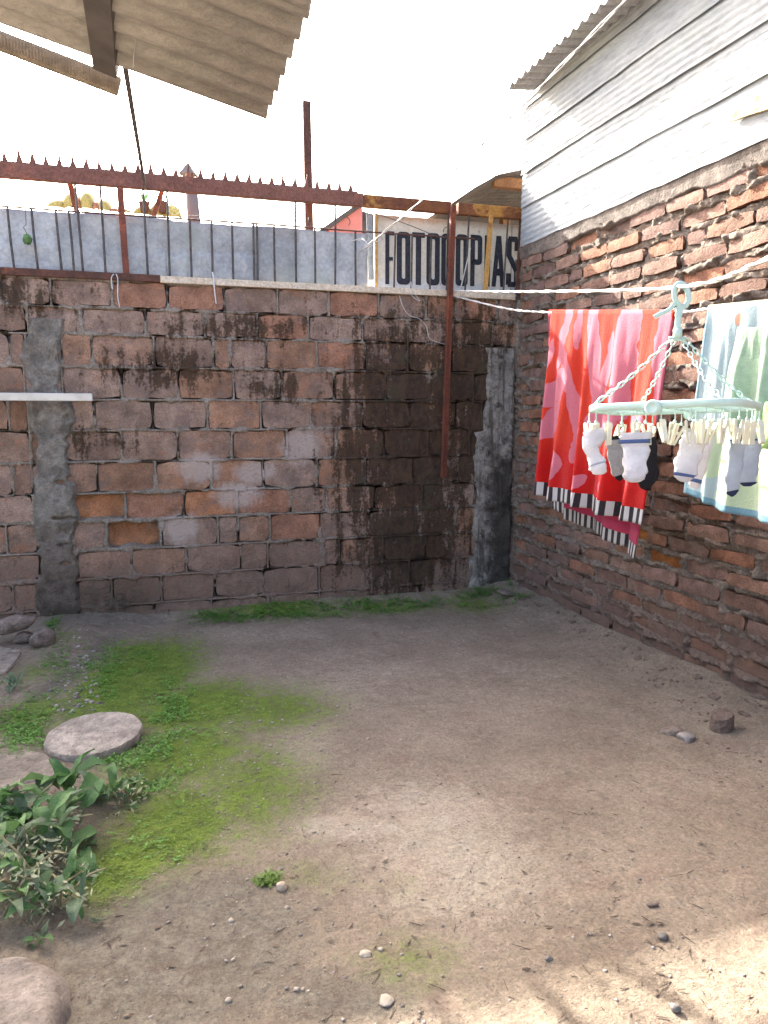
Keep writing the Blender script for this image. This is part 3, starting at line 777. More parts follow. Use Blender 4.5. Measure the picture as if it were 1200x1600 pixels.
# bars: seen foot, seen head (height), reaching the beam or the middle rod
ZM = 2.767
MB().tube([(-3, YR - .006, ZM), (-.2, YR - .004, ZM - .004), (.9, YR - .006, ZM + .003), (1.6, YR - .006, ZM), (2.30, YR - .006, ZM + .004), (2.47, YR - .006, ZM + .006)], .0065, 6).build('middle_rod', M['rust_dark'], fe)
def bar(u, top, lean=0.0, r=.0075, mat='iron', foot=2.376):
    x = bx(u, 425).x
    q = rnd.uniform(-.003, .003)
    MB().tube([(x, YR - .012, foot), (x + lean * .5 + q, YR - .012, (foot + top) / 2), (x + lean, YR - .012, top)], r, 6).build('bar', M[mat], fe)
for u, top, lean in ((-30, ZM, 0), (-62, ZM, 0), (-95, 2.94, 0), (23, ZM, -.02), (60, ZM, -.02), (97, ZM, -.02), (116, ZM, -.015), (130, 2.94, -.025), (165, 2.94, -.01), (231, 2.94, -.012), (265, 2.94, 0), (299, ZM, 0), (332, ZM, 0), (364, ZM, 0), (397, ZM, 0), (402, ZM, .002), (429, ZM, 0),
                     (462, 2.94, .002), (492, ZM, 0), (523, 2.94, .004), (555, ZM, 0), (615, ZM, .01), (642, ZM, .005), (671, ZM, .01), (697, 2.94, .01), (726, 2.94, .025), (786, 2.94, .03)):
    bar(u, top, lean)
x = bx(727, 440).x; MB().tube([(x - .05, YR - .02, 2.38), (x + .03, YR - .02, 2.70)], .005, 6).build('bar', M['wire'], fe)
x = bx(195, 420).x
MB().box((x, YR - .022, 2.655), (.042, .022, .56), Matrix.Rotation(-.03, 3, 'Y'), .003).build('post', M['rust_post'], fe)
x = bx(808, 440).x; MB().bar((x, YR - .01, 2.375), (x + .02, YR - .01, 2.945), .026, .026).build('post', M['rust_dark'], fe)
p0 = bx(760, 445); MB().bar((bx(756, 452).x, YR - .026, 2.376), (bx(765, 340).x, YR - .026, 2.95), .034, .02, bev=.002).build('lath', M['lath'], fe)
# struts behind leading up to the beam
for (ua, va, ub, vb) in ((110, 290, 118, 322), (252, 302, 240, 338)):
    a = at(ua, va, 1, D + .10); b = at(ub, vb, 1, D + .10); d_ = (b - a)
    MB().bar(a - d_ * .1, b + d_ * .4, .036, .03).build('strut', M['rust_post'], fe)
# scrolls
def scroll(u, v, r, a0, a1):
    c = at(u, v, 1, YR - .01); pts = [c + Vector((r * math.cos(a0 + (a1 - a0) * t / 14) * (1 - .15 * t / 14), 0, r * math.sin(a0 + (a1 - a0) * t / 14))) for t in range(15)]
    MB().tube(pts, .003, 5).build('scroll', M['iron'], fe)
scroll(442, 338, .085, R(10), R(95)); scroll(448, 345, .05, R(170), R(260)); scroll(500, 342, .07, R(-20), R(75)); scroll(490, 345, .04, R(150), R(265)); scroll(541, 346, .03, R(-60), R(110)); scroll(698, 362, .032, R(-120), R(190))
# tin sheets behind the bars
def sheet(x0, x1, z1, y, seed, dent):
    nx, nz = 22, 14
    X, Z = np.meshgrid(np.linspace(x0, x1, nx), np.linspace(2.372, z1, nz), indexing='ij')
    Y = y + .010 * fbm(X * 4, Z * 5, 0, 3, seed) + dent * np.exp(-((Z - 2.56 - .03 * (X - x0)) / .02)**2) * .012
    Z = Z + .006 * fbm(X * 3, X * 0 + 2, 0, 2, seed) * (Z > z1 - .05)
    o = link('tin_sheet', gridmesh('tin_sheet', np.stack([X, Y, Z], -1), flip=True), M['galv'], fe)
    sm = o.modifiers.new('thick', 'SOLIDIFY'); sm.thickness = .002; return o
eds = [-3.0, -1.6, bx(98, 420).x, bx(192, 420).x, bx(266, 420).x, bx(400, 420).x, bx(470, 420).x, bx(572, 430).x]
for i in range(7): sheet(eds[i] - .02, eds[i + 1] + .02, ZM + rnd.uniform(-.012, .004), D + .045 + .007 * (i % 2), 60 + i, 1 if i in (3, 4) else .3)

# sign behind the right end of the railing
sg = thing('sign_board', (2.26, D + .09, 2.38), 'cream FOTOCOPIAS sign board with bold black letters behind the railing bars', 'sign')
YS = D + .085
s0 = at(585, 440, 1, YS).x; s1 = at(818, 440, 1, YS).x
MB().box(((s0 + s1) / 2, YS + .012, 2.645), (s1 - s0, .022, .545), bev=.003).build('board', M['sign'], sg)
MB().box((s0 + .012, YS - .006, 2.645), (.022, .012, .55)).build('batten', M['lath'], sg)
x_ = at(799, 400, 1, YS).x
MB().box((x_, YS - .0015, 2.645), (.003, .003, .53)).build('seam', M['rust_dark'], sg)
def ring(x0, x1, z0, z1, t, rad=.25, open_=None):
    """band between a rounded rectangle and its slot, as quads"""
    out = []
    def rr(a0, a1, b0, b1, rx, rz):
        pts = []
        for cx, cz, s_ in ((a1 - rx, b1 - rz, 0), (a0 + rx, b1 - rz, 90), (a0 + rx, b0 + rz, 180), (a1 - rx, b0 + rz, 270)):
            for k in range(4): an = R(s_ + 30 * k); pts.append((cx + rx * math.cos(an), cz + rz * math.sin(an)))
        return pts
    o = rr(x0, x1, z0, z1, (x1 - x0) * .30, (x1 - x0) * .30); i = rr(x0 + t, x1 - t, z0 + t * 1.1, z1 - t * 1.1, (x1 - x0 - 2 * t) * .45, (x1 - x0 - 2 * t) * .45)
    n = len(o)
    for k in range(n):
        j = (k + 1) % n; q = [o[k], o[j], i[j], i[k]]
        if open_ and sum(p[0] for p in q) / 4 > x1 - t * 1.05 and open_[0] < sum(p[1] for p in q) / 4 < open_[1]: continue
        out.append(q)
    return out
def rect(a0, a1, b0, b1): return [(a0, b0), (a1, b0), (a1, b1), (a0, b1)]
def letter(ch, x0, x1, z0, z1):
    wd = x1 - x0; h = z1 - z0; t = wd * .37; P = []
    if ch == 'O': P = ring(x0, x1, z0, z1, t)
    if ch == 'F': P = [rect(x0, x0 + t * 1.2, z0, z1), rect(x0 + t * 1.2, x1, z1 - t * 1.1, z1), rect(x0 + t * 1.2, x1 - wd * .15, z0 + h * .45, z0 + h * .45 + t)]
    if ch == 'T': P = [rect(x0, x1, z1 - t, z1), rect(x0 + wd * .29, x1 - wd * .29, z0, z1 - t)]
    if ch == 'C':
        P = [q for q in ring(x0, x1, z0, z1, t) if not (sum(p[0] for p in q) / 4 > x1 - t and z0 + h * .3 < sum(p[1] for p in q) / 4 < z0 + h * .7)]
        P += [rect(x1 - t, x1, z0 + h * .12, z0 + h * .34), rect(x1 - t, x1, z0 + h * .66, z0 + h * .88)]
    if ch == 'P': P = [rect(x0, x0 + t, z0, z1)] + [q for q in ring(x0, x1, z0 + h * .42, z1, t)]
    if ch == 'I': P = [rect(x0, x1, z0, z1)]
    if ch == 'A':
        c0, c1 = x0 + wd * .32, x1 - wd * .32
        P = [[(x0, z0), (x0 + t * .85, z0), (c0 + t * .85, z1), (c0, z1)], [(x1 - t * .85, z0), (x1, z0), (c1, z1), (c1 - t * .85, z1)], rect(x0 + wd * .27, x1 - wd * .27, z0 + h * .22, z0 + h * .36)]
    if ch == 'S':
        P = [rect(x0, x0 + t, z0 + h * .62, z1 - t * .4), rect(x0 + t * .4, x1 - t * .4, z1 - t, z1), rect(x1 - t, x1, z0 + h * .72, z1 - t * .4),
             [(x0, z0 + h * .62), (x0 + t * .9, z0 + h * .66), (x1, z0 + h * .36), (x1 - t, z0 + h * .30)], rect(x1 - t, x1, z0 + t * .4, z0 + h * .38), rect(x0 + t * .4, x1 - t * .4, z0, z0 + t), rect(x0, x0 + t, z0 + t * .4, z0 + h * .27)]
    mb = MB()
    for i, q in enumerate(P):
        if ((q[1][0] - q[0][0]) * (q[2][1] - q[0][1]) - (q[1][1] - q[0][1]) * (q[2][0] - q[0][0])) < 0: q = q[::-1]
        mb.prism(q, YS - .0025 - .0002 * (i % 5), YS + .002)
    mb.build('letter', M['letter'], sg)
LET = [('F', 602, 616), ('O', 620, 641), ('T', 644, 663.5), ('O', 666.5, 687), ('C', 689.5, 708), ('O', 712, 731), ('P', 735, 753), ('I', 757, 765.5), ('A', 768.5, 789), ('S', 791, 811)]
for ch, a, b in LET:
    um = (a + b) / 2; k = (um - 600) / 210
    letter(ch, at(a, 405, 1, YS).x, at(b, 405, 1, YS).x, at(um, 444 + 5 * k, 1, YS).z, at(um, 361 + 9 * k, 1, YS).z)
# bent pale strip beside the sign
a = at(577, 333, 1, D + .07); b = at(580, 437, 1, D + .07)
o = MB().bar(a, b, .045, .006).build('metal_strip', M['zinc_wall']); tag(o, 'narrow bent pale metal strip standing left of the sign board', 'metal strip')

# square steel post above the railing
o = MB().box((bx(484, 300, D + .16).x, D + .16, 1.86), (.058, .058, 3.63), Matrix.Rotation(R(-.6), 3, 'Y'), .004).build('steel_post', M['rust_dark']); tag(o, 'tall square brown steel post rising above the spiked beam', 'post')
# angle iron hanging down the wall
a = at(708, 321, 1, D - .035); b = at(693, 745, 1, D - .035)
mb = MB(); mb.bar(a, b, .052, .006, up=(0, -1, 0)); d_ = Vector((-.023, -.018, 0)); mb.bar(a + d_, b + d_, .006, .034, up=(0, -1, 0))
o = mb.build('angle_iron', M['rust_post']); tag(o, 'long rusty red angle iron leaning down the front of the block wall', 'angle iron')

# aluminium tube on the left
a = at(145, 621, 1, D - .10); z_ = a.z
t = thing('wall_tube', (a.x - .5, D - .05, z_), 'pale square aluminium tube sticking out along the wall over the concrete column', 'tube')
MB().bar((a.x - 2.2, D - .10, z_ + .004), (a.x, D - .10, z_), .035, .052, bev=.004).build('tube', M['alu'], t)
MB().bar((a.x - .62, D + .02, z_), (a.x - .62, D - .10, z_ + .001), .03, .03).build('bracket', M['rust_dark'], t)

# ------------------------------------------------------------------ porch roof over the viewer, upper left
ZP = 2.5
c0 = at(413, 200, 2, ZP)
po = thing('porch_roof', (c0.x - 1, c0.y - 1, ZP), 'stained corrugated porch roof seen from below in the upper left corner', 'roof')
pl = at(180, 117, 1, c0.y); SLP = (pl.z - ZP) / (c0.x - pl.x)
for k, (y0, y1) in enumerate(((c0.y - .86, c0.y), (c0.y - 1.70, c0.y - .78), (c0.y - 4.5, c0.y - 1.62))):
    corr_roof('roof_sheet', po, M['zinc_porch'], y0, y1, c0.x - 3.2, c0.x - .008 * k, lambda X, Y, k=k: ZP + SLP * (c0.x - X) + .005 * k + .026, .125, .015, nx=6)
# steel channel under the sheets and the board across its end
ye_ = c0.y + .03; fl = at(146.5, 104, 1, ye_); fr = at(183, 119, 1, ye_); ya = ye_ - 4.4; dp_ = -.006
mb = MB(); ym = (ya + ye_) / 2; sl_ = Matrix.Rotation(math.atan2(fl.z - fr.z, fr.x - fl.x), 3, 'Y'); mid = (fl + fr) / 2; bw_ = (fr - fl).length
up_ = sl_ @ Vector((0, 0, 1)); rt_ = sl_ @ Vector((1, 0, 0)); mid.y = ym
mb.box(mid + up_ * dp_, (bw_, ye_ - ya, .005), sl_)
for s_ in (-1, 1):
    mb.box(mid + rt_ * s_ * (bw_ / 2 - .0025) + up_ * .017, (.005, ye_ - ya, .028), sl_)
    mb.box(mid + rt_ * s_ * (bw_ / 2 - .012), (.024, ye_ - ya, .004), sl_)
mb.build('channel_beam', M['channel'], po)
e1 = at(187, 136, 1, c0.y + .06); e0 = at(0, 64, 1, c0.y + .06); d_ = (e0 - e1).normalized()
MB().bar(e1, e1 + d_ * 2.6, .03, .060, bev=.003).build('end_board', M['fascia'], po)
mb = MB()
for k in range(60):
    p = e1 + d_ * (.012 + .0105 * k) + Vector((0, -.0165, 0)); mb.bar(p + Vector((0, 0, -.024)), p + Vector((0, 0, .024)), .0045, .003, up=(0, -1, 0))
mb.build('board_ribs', M['fascia'], po)
# wire dangling from the sheet
a = at(209, 12, 1, c0.y - .35)
MB().tube([at(u, v, 1, c0.y - .3) for u, v in ((206, -5), (208, 18), (213, 28), (211, 42), (213, 60), (209, 85), (208, 106))], .0016, 4).build('loose_wire', M['wire'], po)
# stay rod from the porch to the railing
a = at(197, 112, 1, c0.y + .05); b = at(227, 294, 1, D - .02)
o = MB().bar(a + (a - b) * .03, b, .018, .018).build('stay_rod', M['channel']); tag(o, 'thin dark steel stay rod running from porch roof to spiked beam', 'rod')

# ------------------------------------------------------------------ beyond the wall
# neighbour's lean-to
YN = D + .12
n0 = at(706, 320, 1, YN); n1 = at(779, 275, 1, YN); n2 = at(822, 266, 1, YN)
nb = thing('lean_to', (2.6, YN + .8, 2.9), 'small grey corrugated lean-to roof on brown timber beyond the sign', 'shed')
pts = [n0 - (n1 - n0) * .5, n0, n0 * .5 + n1 * .5 + Vector((0, 0, .012)), n1, n2, n2 + Vector((1.0, 0, .08)), n2 + Vector((2.2, 0, .1))]
def corr_slope(name, pts, y0, y1, pitch, amp, par, mat):
    V = []; F = []; L = [0]; 
    ny = int((y1 - y0) / pitch * 8); m = len(pts)
    for i, p in enumerate(pts):
        for j in range(ny + 1):
            y = y0 + (y1 - y0) * j / ny; V.append((p.x, y, p.z + amp * math.cos(2 * math.pi * (y - y0) / pitch)))
    for i in range(m - 1):
        for j in range(ny): a = i * (ny + 1) + j; F.append((a, a + ny + 1, a + ny + 2, a + 1))
    o = link(name, mesh(name, V, F, True), mat, par); md = o.modifiers.new('thick', 'SOLIDIFY'); md.thickness = .004; return o
corr_slope('roof_sheet', pts, YN, YN + 3.4, .10, .013, nb, m_zinc('old_zinc', (.15, .14, .135), (.21, .195, .18), .3, .1, .7))
tb0 = at(770, 284, 1, YN + .07); MB().bar(tb0, (W + .1, YN + .07, tb0.z - .005), .06, .085, bev=.006).build('timber_beam', M['timber'], nb)
tb1 = at(790, 305, 1, YN + .5); MB().bar((tb1.x, YN + .5, 2.3), (tb1.x, YN + .5, 3.2), .07, .07).build('timber_post', M['timber'], nb)
zr_ = lambda x: float(np.interp(x, [p.x for p in pts], [p.z for p in pts]))
for k in range(26): x = 2.24 + k * .098; MB().box((x, YN + 3.42, zr_(x) / 2 - .01), (.094, .02, zr_(x) - .03)).build('shade_wall_board', M['dark_wood'], nb)  # back plank wall, carried up to the roof to keep sun out
for k in range(7): MB().box((2.24 + k * .098, YN + .28, 1.45), (.094, .02, 2.9)).build('shade_wall_board', M['dark_wood'], nb)  # unseen boards added behind the sign to block light bounced off the ground
for k in range(20): MB().box((2.16, YN + .35 + k * .155, 1.47), (.02, .15, 2.94)).build('shade_wall_board', M['dark_wood'], nb)  # unseen side boards added to close the lean-to and darken its underside
MB().bar((W - .02, YN + .05, 2.9), (W - .3, YN + 1.0, 2.88), .05, .05).build('rafter', M['timber'], nb)
# pink house further back
YH = 9.4
ph = thing('pink_house', (at(560, 350, 1, YH).x, YH, 0), 'salmon pink house corner with sloping roof edge peeking over the tin sheets', 'house')
a = at(580, 300, 1, YH); b = at(514, 357, 1, YH); zr = at(575, 328, 1, YH).z; ex = at(566, 340, 1, YH).x
ridge = at(566, 322, 1, YH).z; low = at(514, 358, 1, YH).z; lx = b.x
MB().prism([(lx, 0), (ex, 0), (ex, ridge), (lx, low)], YH, YH + .2).build('wall', M['pink'], ph)
MB().bar((lx - .2, YH + 1, low - (ridge - low) / (ex - lx) * .2 + .03), (ex + .02, YH + 1, ridge + .05), 2.1, .05).build('roof', M['dark_wood'], ph)
MB().prism([(ex + .004, 0), (ex + .22, 0), (ex + .22, ridge - .1), (ex + .004, ridge - .05)], YH + .02, YH + .3).build('drain_pipe', M['dark_wood'], ph)
# chimney
YC = 8.6
c_ = at(303, 345, 1, YC); ct = at(295, 286, 1, YC); rr_ = (at(312, 300, 1, YC).x - at(291, 300, 1, YC).x) / 2
ch = thing('chimney', (c_.x, YC, 0), 'brown chimney pipe with a little tent-shaped rain cap on legs', 'chimney')
MB().tube([(c_.x + .12, YC, 0), (c_.x, YC, c_.z), (ct.x + .02, YC, ct.z)], [rr_, rr_, rr_ * .92], 14).build('pipe', simple('chimney_render', (.15, .115, .105), .9, 0, .25, 3), ch, smooth=True)
capz = at(295, 273, 1, YC).z; apex = at(294, 254, 1, YC).z
rcap = MB().lathe([(rr_ * 1.55, capz - .004), (rr_ * 1.6, capz), (.004, apex)], (ct.x, YC, 0), 4, Matrix.Rotation(R(20), 3, 'Z')).build('rain_cap', simple('cap_sheet', (.17, .135, .12), .7, .1, .2, 6), ch)
for k in range(4):
    an = R(20 + 90 * k); MB().bar((ct.x + math.cos(an) * rr_ * .9, YC + math.sin(an) * rr_ * .9, ct.z - .02), (ct.x + math.cos(an) * rr_ * 1.35, YC + math.sin(an) * rr_ * 1.35, capz + .003), .012, .012).build('cap_leg', M['rust_dark'], ch); sub(COL.objects[-1], rcap)
# lichen-covered roof tiles
YT = 7.2
tr = thing('tiled_roof', (at(130, 320, 1, YT).x, YT, 0), 'old roof edge of big round clay tiles covered in yellow lichen', 'roof')
def half_tile(u, v, wpx, hpx, mat, tilt=0.0):
    c = at(u, v, 1, YT); r = wpx / 2 * (at(u + 1, v, 1, YT) - c).x; hgt = hpx * (at(u, v - 1, 1, YT) - c).z
    mb = MB(); n = 10; V = []; F = []
    for y, k in ((-.03, .55), (0, .88), (.06, 1.0), (.5, .95)):
        for i in range(n + 1):
            an = math.pi * i / n; V.append((c.x + r * k * math.cos(an) + tilt * math.sin(an) * r, YT + y, c.z + hgt * k * math.sin(an) ** .8 + max(0, y) * .28))
    q = n + 1
    for j in range(3):
        for i in range(n): F.append((j * q + i, j * q + i + 1, (j + 1) * q + i + 1, (j + 1) * q + i))
    F.append(tuple(range(n, -1, -1)))
    mb.add(V, F); mb.build('roof_tile', M[mat], tr, smooth=True)
for u, v, wpx, hpx, mat, tl in ((55, 322, 24, 4, 'yellow_tile', 0), (86, 325, 30, 14, 'yellow_tile', .3), (109, 325, 24, 24, 'yellow_tile', .1), (118, 326, 18, 20, 'clay_tile', 0), (136, 327, 23, 27, 'yellow_tile', -.1), (150, 328, 14, 14, 'clay_tile', 0), (163, 330, 22, 18, 'yellow_tile', -.2), (178, 332, 16, 8, 'clay_tile', 0), (194, 333, 22, 7, 'yellow_tile', 0), (222, 336, 30, 16, 'yellow_tile', .2), (246, 338, 26, 22, 'yellow_tile', .1), (270, 340, 30, 20, 'yellow_tile', -.1)):
    half_tile(u, v, wpx, hpx, mat, tl)
a = at(20, 335, 1, YT + .4); b = at(300, 350, 1, YT + .4)
MB().box(((a.x + b.x) / 2, YT + .5, a.z - .5), ((b.x - a.x), .8, .9)).build('roof_bed', M['clay_tile'], tr)
# ring and two pots on the tiles
c = at(272, 327, 1, YT - .06); mb = MB(); r_ = 8.5 * (at(273, 327, 1, YT) - at(272, 327, 1, YT)).x
mb.tube([c + Vector((r_ * math.cos(R(k * 20)), 0, r_ * math.sin(R(k * 20)))) for k in range(19)], .006, 5, False)
for k in range(3): d_ = Vector((math.cos(R(60 * k)), 0, math.sin(R(60 * k)))) * r_; mb.tube([c - d_, c + d_], .004, 4)
o = mb.build('wire_wheel', simple('wheel_paint', (.45, .43, .22), .7)); tag(o, 'small spoked wire ring standing against the yellow tiles', 'ring')
for u, v, lab in ((226, 333, 'little plant pot on the yellow tiles nearest the stay rod'), (254, 333, 'little plant pot on the yellow tiles beside the wire ring')):
    c = at(u, v, 1, YT - .07); t = thing('flower_pot', c, lab, 'flower pot', 'little pots on the tile roof')
    MB().lathe([(.028, 0), (.034, .03), (.046, .085), (.05, .09), (.04, .088)], c, 10).build('pot', M['rust_dark'], t, smooth=True)
    mb = MB()
    for k in range(9):
        an = rnd.uniform(0, 6.28); d_ = Vector((math.cos(an) * .06, math.sin(an) * .06, rnd.uniform(.04, .1))); q = Vector((-d_.y, d_.x, 0)).normalized() * .014; b0 = c + Vector((0, 0, .085)); mb.add([b0, b0 + d_ * .6 + q, b0 + d_, b0 + d_ * .6 - q], [(0, 1, 2, 3)])
    mb.build('leaves', M['leaf'], t)
# green ball on a wire
c = at(43, 374, 1, D - .03); t = thing('hanging_ball', c, 'small dark green ball plant hanging on a wire before the tin', 'ball plant')
mb = MB(); mb.lathe([(.0, -.034), (.018, -.028), (.026, -.012), (.028, .006), (.02, .024), (.006, .032), (0, .033)], c, 10)
mb.V = [(x + rnd.uniform(-.004, .004), y, z + rnd.uniform(-.004, .004)) for x, y, z in mb.V]; mb.build('ball', M['leaf'], t)
MB().tube([c + Vector((0, 0, .03)), c + Vector((-.02, 0, .075)), c + Vector((-.004, 0, .09)), at(40, 326, 1, D - .02)], .0022, 4).build('wire', M['iron'], t)

# ------------------------------------------------------------------ loose wires on wall and railing
def wire(name, pts, r, mat, label, cat='wire', n=5): o = MB().tube(pts, r, n).build(name, M[mat], smooth=True); return tag(o, label, cat)
def smooth_path(P, k=6):
    P = [Vector(p) for p in P]; out = []
    for i in range(len(P) - 1):
        a = P[max(i - 1, 0)]; b = P[i]; c = P[i + 1]; d = P[min(i + 2, len(P) - 1)]
        for j in range(k):
            t = j / k; out.append(.5 * ((2 * b) + (c - a) * t + (2 * a - 5 * b + 4 * c - d) * t * t + (3 * b - a - 3 * c + d) * t**3))
    out.append(P[-1]); return out
wire('loose_wire', smooth_path([at(u, v, 1, D - .022) for u, v in ((624, 462), (630, 480), (640, 493), (655, 498), (666, 510), (671, 528), (685, 535), (700, 539))]), .0028, 'wire', 'pale loose wire curling down the dark blocks left of the angle iron')
wire('tie_wire', smooth_path([at(u, v, 1, D - .036) for u, v in ((178, 428), (174, 435), (176, 452), (175, 448))]), .004, 'wire', 'short grey wire end hooked over the brown rail')
wire('tie_wire', smooth_path([at(u, v, 1, D - .036) for u, v in ((181, 428), (184, 436), (184, 462), (187, 480))]), .004, 'wire', 'longer grey wire dangling from the brown rail beside the short one')
wire('tie_wire', smooth_path([at(u, v, 1, D - .036) for u, v in ((332, 425), (334, 440), (336, 460), (338, 475))]), .006, 'wire', 'doubled grey wire end hanging over the cream rail')
wire('tie_wire', smooth_path([at(u, v, 1, D - .04) for u, v in ((642, 440), (645, 455), (650, 462), (656, 470), (648, 466), (640, 458))]), .003, 'wire', 'small tangle of wire under the letter T on the cream rail')
wire('crossing_wire', smooth_path([at(u, v, 1, D - .03) for u, v in ((566, 328), (600, 338), (640, 352), (680, 368), (700, 372))]), .003, 'iron', 'dark thin wire slanting across the top of the sign')
wire('sagging_wire', smooth_path([at(u, v, 1, D + .25) for u, v in ((285, 338), (340, 335), (400, 326), (437, 316))]), .003, 'iron', 'thin dark wire rising between chimney and tall post')
P0 = at(562, 394, 1, D - .06); P1 = atd(1010, -34, 3.2)
pts = []
for off in (0, 1):
    q = []
    for i in range(41):
        t = i / 40; p = P0.lerp(P1, t) + Vector((0, 0, -.05 * math.sin(math.pi * t))); an = t * 34 + off * math.pi
        q.append(p + Vector((math.cos(an) * .006, 0, math.sin(an) * .006)))
    pts.append(q)
mb = MB()
for q in pts: mb.tube(q, .0035, 5)
for k in range(4): a_ = P0 + Vector((rnd.uniform(.0, .25), -.01, rnd.uniform(0, .12))); mb.tube([P0.lerp(P1, .02 + .03 * k), a_ + Vector((-.06, 0, -.01)), a_ + Vector((-.14, 0, -.035))], .0028, 4)
o = mb.build('overhead_cable', M['wire'], smooth=True); tag(o, 'bright twisted overhead cable climbing from the tin sheets to the upper right', 'cable')

# ------------------------------------------------------------------ washing lines
XL = 2.25
tl_ = at(853, 488, 0, XL); tr_ = at(1057, 488, 0, XL); bl_ = at(1110, 482, 0, XL); br_ = at(1200, 471, 0, XL)
A0 = Vector((2.29, D - .05, at(712, 463, 1, D - .05).z))
def twist(pts, r, tw, n=5):
    pts = smooth_path(pts, 14); mb = MB()
    for off in (0, math.pi): mb.tube([p + Vector((math.cos(i * tw + off) * r * .8, 0, math.sin(i * tw + off) * r * .8)) for i, p in enumerate(pts)], r, n)
    return mb
o = twist([A0, at(790, 482, 0, 2.27), tl_, (tl_ + tr_) / 2 + Vector((0, 0, -.004)), tr_, bl_, br_, br_ + (br_ - bl_) * 2.6 + Vector((0, 0, .01)), Vector((2.2, -.8, 2.05))], .0042, 1.1).build('clothes_line', M['cord'], smooth=True); tag(o, 'lower white twisted clothes line carrying both towels', 'clothes line')
K = 1.3                                                    # hanger distance factor
HK = atd(1058, 449, 1.79 * K)
B0 = Vector((2.285, D - .05, at(705, 454, 1, D - .05).z)); dirp = (HK - B0)
E1 = atd(1200, 404, 1.36 * K)
o = twist([B0, B0.lerp(HK, .33) + Vector((0, 0, -.008)), B0.lerp(HK, .66) + Vector((0, 0, -.01)), HK, E1, E1 + (E1 - HK) * 1.2 + Vector((0, 0, .06)), E1 + (E1 - HK) * 3], .0042, 1.1).build('clothes_line', M['cord'], smooth=True); tag(o, 'upper white twisted clothes line the sock hanger is hooked on', 'clothes line')

# towels
def m_red(name, back=False):
    n = N(name, .92, 0, .08)
    uv = n.UV(); dis = n.noise(5, 3, .5, uv)
    d = n.n('ShaderNodeVectorMath'); d.operation = 'ADD'; n.l(uv, d.inputs[0]); cx = n.n('ShaderNodeCombineXYZ'); n.l(n.mr(dis, .3, .7, -.018, .018), cx.inputs[0]); n.l(n.mr(dis, .3, .7, .02, -.02), cx.inputs[1]); n.l(cx.outputs[0], d.inputs[1])
    v = d.outputs[0]
    red = (.66, .012, .010); pink = (.70, .21, .28); org = (.72, .045, .016)
    if not back:
        rz = lambda a: (0, 0, R(a))
        L = [((.72, .80, 0), (.095, .52, 1), rz(-4)), ((.47, .86, 0), (.06, .36, 1), rz(7)), ((.97, .82, 0), (.055, .5, 1), rz(8)), ((.33, .92, 0), (.035, .16, 1), rz(5)), ((.20, .86, 0), (.05, .24, 1), rz(-16)), ((.27, .66, 0), (.06, .17, 1), rz(28)),
             ((.15, .56, 0), (.07, .15, 1), rz(-35)), ((.13, .37, 0), (.075, .15, 1), rz(-28)), ((.22, .50, 0), (.05, .20, 1), rz(-24)), ((.23, .13, 0), (.075, .098, 1), rz(0)), ((.62, .42, 0), (.14, .10, 1), rz(25)), ((.86, .46, 0), (.10, .07, 1), rz(-20)),
             ((.37, .42, 0), (.055, .2, 1), rz(18)), ((.45, .07, 0), (.09, .04, 1), rz(30)), ((.66, .05, 0), (.05, .04, 1), rz(0)), ((.40, .26, 0), (.05, .12, 1), rz(-30)), ((.56, .62, 0), (.05, .3, 1), rz(-16)), ((.9, .25, 0), (.06, .14, 1), rz(20)), ((.07, .75, 0), (.035, .12, 1), rz(-15))]
        L = [(c_, (a_[0] * .78, a_[1] * .9, 1), o_) for c_, a_, o_ in L]; k = n.many(v, L, 1.03, .97)
        sx = n.sep(uv)
        base = n.mix(n.mr(sx[1], .12, .35), red, org)
        c = n.mix(k, base, pink)
    else: c = (.62, .06, .15)
    # black and white striped hem
    sx = n.sep(uv)
    st = n.math('GREATER_THAN', n.math('FRACT', n.math('MULTIPLY', sx[0], 25.0)), .5)
    hem = n.mix(st, (.045, .035, .042), (.74, .73, .72))
    c = n.mix(n.math('LESS_THAN', sx[1], .0), c, hem)
    return cloth(n, c, .32)
M['red'] = m_red('beach_towel_front'); M['redback'] = m_red('beach_towel_back', True)
def drape(c_tl, c_tr, c_br, c_bl, folds, nx=90, nz=70, hem=.075, bulge=0.0, seed=0, sag=0.0, roundtop=.03):
    """cloth between four corners; folds = [(place, width, depth, growth)]; returns grid and uv; the normal is -x"""
    P = np.zeros((nx, nz, 3)); UV = np.zeros((nx, nz, 2))
    s_ = np.linspace(0, 1, nx)[:, None]; t = np.linspace(0, 1, nz)[None, :]       # t: 0 at the bottom
    a, b, c, d = (np.array(v) for v in (c_tl, c_tr, c_br, c_bl))
    for i in range(3): P[:, :, i] = (a[i] * (1 - s_) + b[i] * s_) * t + (d[i] * (1 - s_) + c[i] * s_) * (1 - t)
    down = 1 - t
    h = np.zeros((nx, nz))
    for (p, wd, dp, gr) in folds:
        cen = p + .03 * np.sin(t * 3 + p * 20)
        h = h + dp * (down * gr + (1 - gr) * np.sqrt(down + .02)) * np.exp(-((s_ - cen) / wd)**2)
    h = h + .012 * down * fbm(s_ * 7 + t * 0, t * 1.2 + s_ * 0, 0, 3, seed) + .007 * (.35 + t) * fbm(s_ * 24 + t * 0, t * 2 + s_ * 0, 0, 3, seed + 5) * np.clip(down * 8, 0, 1)
    P[:, :, 0] -= h
    P[:, :, 2] += sag * down * np.sin(np.pi * s_) + .008 * down * fbm(s_ * 4 + t * 0, t * 0 + s_ * 0, 0, 2, seed + 9)
    UV[:, :, 0] = s_ + 0 * t; UV[:, :, 1] = (t - hem) / (1 - hem) + 0 * s_
    return P, UV
rt = thing('beach_towel', tl_, 'red and pink patterned beach towel with striped hem hung over the lower line', 'towel')
